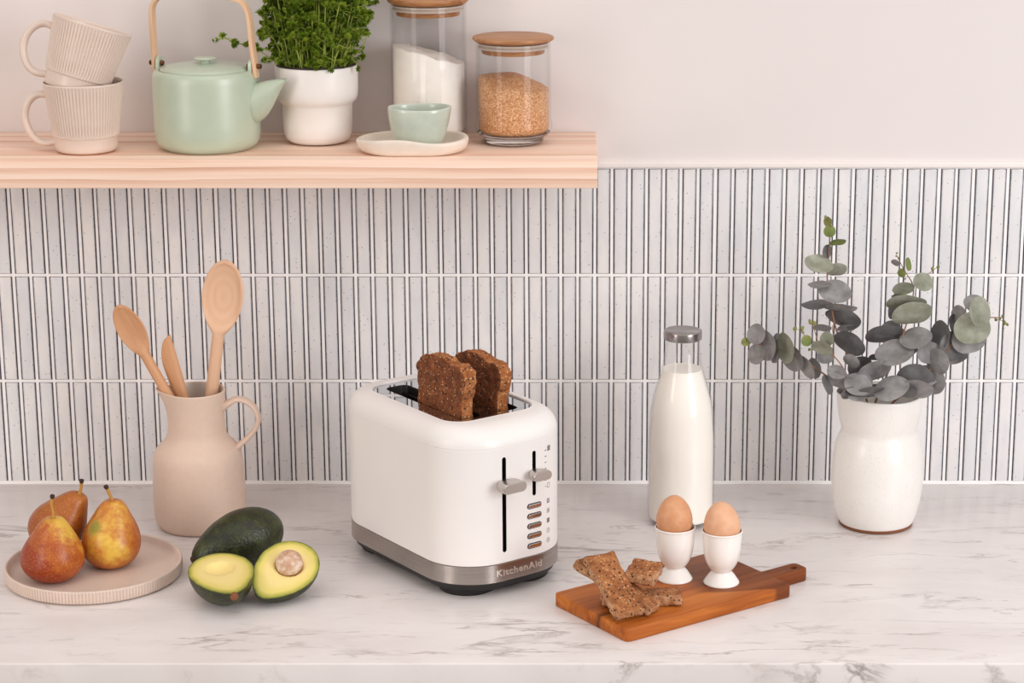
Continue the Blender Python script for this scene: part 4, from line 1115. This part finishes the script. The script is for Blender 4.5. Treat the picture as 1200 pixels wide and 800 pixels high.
euc('eucalyptus sprig arching out to the right of the vase',
    [([(80, 900, -.0), (200, 760, -.015), (320, 665, -.03), (435, 535, -.03), (520, 440, -.03), (610, 350, -.03), (690, 345, -.03), (740, 345, -.03)], .0015, .0006), ([(690, 345, -.03), (730, 360, -.03), (760, 378, -.03)], .0005, .0003)],
    [(600, 272, 106, 84, -6, -.02, 0), (632, 318, 112, 150, 6, -.05, 1), (588, 400, 172, 164, 8, -.042, 1), (568, 452, 160, 150, 14, -.030, 0), (522, 326, 60, 84, 6, -.016, 0), (490, 376, 56, 92, 6, -.018, 2), (438, 430, 74, 140, 0, -.02, 2), (494, 484, 130, 150, -34, -.028, 2), (502, 532, 130, 92, 16, -.02, 0), (376, 520, 118, 108, 10, -.028, 0), (415, 566, 90, 136, 12, -.038, 0), (306, 655, 180, 150, -14, -.04, 2), (352, 628, 150, 100, 10, -.03, 0), (392, 662, 100, 136, 8, -.036, 0), (310, 706, 160, 90, -8, -.056, 0)],
    [(704, 356, 16, -.03), (738, 340, 14, -.03), (725, 350, 12, -.03), (745, 372, 20, -.03), (760, 380, 14, -.03)], o8, s8)
euc('short eucalyptus sprig of large dark leaves low in the mouth of the vase',
    [([(0, 880, .0), (0, 800, -.005), (20, 700, -.015), (60, 600, -.02), (90, 560, -.02)], .0014, .0008)],
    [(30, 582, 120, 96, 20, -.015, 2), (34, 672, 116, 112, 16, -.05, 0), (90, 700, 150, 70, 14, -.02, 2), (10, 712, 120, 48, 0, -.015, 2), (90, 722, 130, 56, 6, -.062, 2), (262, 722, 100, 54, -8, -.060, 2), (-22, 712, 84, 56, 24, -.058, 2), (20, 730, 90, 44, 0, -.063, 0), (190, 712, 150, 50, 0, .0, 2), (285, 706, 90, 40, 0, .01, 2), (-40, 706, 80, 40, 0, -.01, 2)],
    None, o8, s8)

# ------------------------------------------------------------------ board
bA = math.atan2(.145, .2015)
BX, BY = -.0163, -.4521
t = thing('chopping_board', 'small acacia wood board with a handle under the egg cups', 'chopping board', (.0604, -.5759, 0), bA)
BL, BWD, BT = .2475, .1470, .016
def R2(x, y): return x * math.cos(-bA) - y * math.sin(-bA), x * math.sin(-bA) + y * math.cos(-bA)
lp = [R2(x - .0604, y + .5759) for x, y in ((-.0163, -.4521), (.0604, -.5759), (.2615, -.4337), (.2554, -.4265), (.2812, -.383), (.2734, -.3652), (.2343, -.3888), (.1871, -.3268))]
def round_poly(pts, rads, n=6):
    out = []; L_ = len(pts)
    for i in range(L_):
        p = V(pts[i]); a = V(pts[i - 1]); b = V(pts[(i + 1) % L_]); r = rads[i]
        if r == 0: out.append(tuple(p)); continue
        d1 = (a - p).normalized() * r; d2 = (b - p).normalized() * r
        for k in range(n + 1):
            q = k / n; pp = (p + d1) * (1 - q) ** 2 + p * 2 * q * (1 - q) + (p + d2) * q * q; out.append(tuple(pp))
    return out
W_ = .1455
hy0, hy1 = .0555, .0835
outl = [(0, W_), (0, 0), (BL - .002, 0), (BL, .0500), (BL + .052, .0500), (BL + .052, .0800), (BL, .0800), (BL, W_)]
outl = [(0, W_), (0, 0), (BL, 0), (BL, .030), (BL + .054, .030), (BL + .054, .056), (BL, .056), (BL, W_)]
rp_ = round_poly(outl, [.007, .008, .006, .002, .009, .009, .002, .007])
hole = [(BL + .040 + .0042 * math.cos(-a * PI / 10), .043 + .0042 * math.sin(-a * PI / 10)) for a in range(20)]
bm = bmesh.new()
def ring2(pts, z):
    vs = [bm.verts.new((x, y, z)) for x, y in pts]; return vs, [bm.edges.new((vs[i], vs[(i + 1) % len(vs)])) for i in range(len(vs))]
cxp = sum(p[0] for p in rp_) / len(rp_); cyp = sum(p[1] for p in rp_) / len(rp_)
def inset(pts, d):
    out = []; L_ = len(pts)
    for i in range(L_):
        a, p, b = V(pts[i - 1]), V(pts[i]), V(pts[(i + 1) % L_]); tv = (b - a).normalized(); out.append((p.x - tv.y * d, p.y + tv.x * d))
    return out
levels = [(0.0, .0012), (.0012, 0), (BT - .0014, 0), (BT - .0004, .0006), (BT, .0016)]
rings = []; hrings = []
for z, d in levels:
    rings.append(ring2(inset(rp_, d), z)); hrings.append(ring2(inset(hole, d * .6), z))
def bridge(A, B):
    for i in range(len(A)):
        j = (i + 1) % len(A); bm.faces.new((A[i], A[j], B[j], B[i]))
for i in range(len(levels) - 1): bridge(rings[i][0], rings[i + 1][0]); bridge(hrings[i][0], hrings[i + 1][0])
for i in (0, len(levels) - 1): bmesh.ops.triangle_fill(bm, edges=rings[i][1] + hrings[i][1], use_beauty=True)
bmesh.ops.recalc_face_normals(bm, faces=bm.faces)
for fc in bm.faces: fc.smooth = True
me = bpy.data.meshes.new('board'); bm.to_mesh(me); bm.free(); me.materials.append(M['acacia']); me.set_sharp_from_angle(angle=math.radians(50))
o = bpy.data.objects.new('board', me); C.objects.link(o); o.parent = t

# ------------------------------------------------------------------ egg cups and eggs
def eggcup(label, loc):
    o = lathe_obj('egg_cup', [(0, .003), (.016, .003), (.0190, .0006), (.0208, 0), (.0216, .0008), (.0214, .0022), (.0190, .0058), (.0158, .0105), (.0130, .0138), (.0120, .0158), (.0128, .0172), (.0158, .0208), (.0190, .027), (.0213, .035), (.0227, .0445), (.0234, .055), (.0240, .0642), (.0246, .0660), (.0240, .0672), (.0231, .0664), (.0224, .060), (.0216, .045), (.0196, .034), (.0165, .0265), (.010, .0215), (0, .0205)], M['eggcup'], None, 72, None, 3, angle=70, loc=loc)
    tag(o, label, 'egg cup', 'white egg cups on the board'); return o
def egg(label, loc, mat, rot):
    P = []
    for i in range(33):
        q = PI * i / 32; z = -math.cos(q); r = math.sin(q) * (1 - .11 * z - .02 * z * z)
        P.append((max(0, r * .0218), z * .0285))
    P[0] = (0, -.0285); P[-1] = (0, .0285)
    o = lathe_obj('egg', P, mat, None, 64, angle=180, loc=loc, rot=rot); tag(o, label, 'egg', 'eggs in the egg cups'); return o
eggcup('left white egg cup, behind the pile of toast pieces', (.1215, -.4115, BT))
eggcup('right white egg cup, near the handle of the board', (.1772, -.4246, BT))
egg('darker brown egg in the left egg cup', (.1203, -.4115, BT + .0775), M['egg'], (0, math.radians(-1), 0))
egg('paler brown egg tilted in the right egg cup', (.1768, -.4250, BT + .0745), M['egg2'], (math.radians(4), math.radians(-5), 0))

# ------------------------------------------------------------------ toast pieces on the board
def soldier(label, c, axis, up, dims, seed):
    L_, W2, T_ = dims
    m = frame(axis, up); m.translation = V(c)
    bm = bmesh.new(); bmesh.ops.create_cube(bm, size=1)
    for vt in bm.verts: vt.co = V((vt.co.x * L_, vt.co.y * W2, vt.co.z * T_))
    bmesh.ops.bevel(bm, geom=bm.edges[:], offset=.0013, segments=2, affect='EDGES')
    nx, ny, nz = int(L_ / .0025), int(W2 / .0025), int(T_ / .0025)
    for ax_, cnt, ln in ((0, nx, L_), (1, ny, W2), (2, nz, T_)):
        for i in range(1, cnt):
            p = [0, 0, 0]; p[ax_] = -ln / 2 + ln * i / cnt; nn = [0, 0, 0]; nn[ax_] = 1
            bmesh.ops.bisect_plane(bm, geom=bm.verts[:] + bm.edges[:] + bm.faces[:], plane_co=p, plane_no=nn)
    bm.normal_update()
    sd = V((seed * 3.1, seed * 1.7, 0))
    for vt in bm.verts:
        w = vt.co + sd
        vt.co.z += .0022 * noise.noise(V((vt.co.x * 18, vt.co.y * 22, seed)))        # warped slice
        vt.co += vt.normal * (.0010 * noise.noise(w * 230) + .0014 * noise.noise(w * 100))
        vt.co.y += .0022 * noise.noise(V((vt.co.x * 30, seed, vt.co.z * 10)))
    for fc in bm.faces:
        fc.smooth = True; fc.material_index = 0 if abs(fc.normal.z) > .6 else 1
    me = bpy.data.meshes.new('toast_soldier'); bm.to_mesh(me); bm.free(); me.materials.append(M['soldier']); me.materials.append(M['crumb'])
    o = bpy.data.objects.new('toast_soldier', me); C.objects.link(o); o.matrix_world = m
    tag(o, label, 'toast', 'toast fingers on the board'); return o
soldier('long toast finger lying lowest and flat on the board, its right end showing', (.0790, -.4930, BT + .0085), (1, .06, 0), (0, 0, 1), (.094, .030, .0125), 1)
soldier('toast finger lying aslant across the bottom one, its left tip sticking out', (.0500, -.5025, BT + .0268), (-.80, .48, .36), (.28, -.1, .95), (.108, .027, .0120), 2)
soldier('wide toast piece leaning on top at the front left of the pile', (.0465, -.5200, BT + .0325), (-.40, .68, .52), (.30, -.46, .80), (.088, .039, .0110), 3)
soldier('short toast piece perched highest on the right of the pile', (.0810, -.4960, BT + .0400), (.86, -.34, -.06), (.08, -.2, .97), (.036, .036, .0130), 4)

# ------------------------------------------------------------------ light
def area(name, loc, target, size, power, col):
    L_ = bpy.data.lights.new(name, 'AREA'); L_.shape = 'RECTANGLE'; L_.size, L_.size_y = size; L_.energy = power; L_.color = col
    o = bpy.data.objects.new(name, L_); C.objects.link(o); o.location = loc
    o.rotation_euler = (V(target) - V(loc)).to_track_quat('-Z', 'Y').to_euler(); return o
area('window_light', (2.3, -2.5, .95), (-.1, 0, .2), (1.2, 1.9), 51, (.965, .975, 1))
area('overhead_fill_light', (.1, -1.3, 2.5), (0, -.3, 0), (2.2, 1.6), 9, (1, .975, .965))  # soft overhead fill, added to brighten the worktop more than its front edge
area('left_fill_light', (-2.2, -2.4, .8), (-.2, 0, .2), (.8, 1.7), 20, (1, .92, .86))
w = bpy.data.worlds.new('room'); scene.world = w; w.use_nodes = True; nt = w.node_tree; nt.nodes.clear()
out = nt.nodes.new('ShaderNodeOutputWorld'); bg = nt.nodes.new('ShaderNodeBackground'); tc = nt.nodes.new('ShaderNodeTexCoord')
sp = nt.nodes.new('ShaderNodeSeparateXYZ'); rm = nt.nodes.new('ShaderNodeValToRGB'); mr_ = nt.nodes.new('ShaderNodeMapRange')
nt.links.new(tc.outputs['Generated'], sp.inputs[0]); nt.links.new(sp.outputs['Z'], mr_.inputs[0]); mr_.inputs[1].default_value = -1; mr_.inputs[2].default_value = 1
nt.links.new(mr_.outputs[0], rm.inputs[0]); nt.links.new(rm.outputs[0], bg.inputs[0]); nt.links.new(bg.outputs[0], out.inputs[0])
e = rm.color_ramp.elements; e[0].position = .3; e[0].color = (.30, .27, .25, 1); e[1].position = .75; e[1].color = (1.0, .945, .905, 1)
x_ = e.new(.5); x_.color = (.62, .565, .525, 1)
bg.inputs[1].default_value = .78
vs = scene.view_settings; vs.view_transform = 'Standard'; vs.look = 'None'; vs.gamma = 1; vs.use_curve_mapping = False; vs.exposure = 0
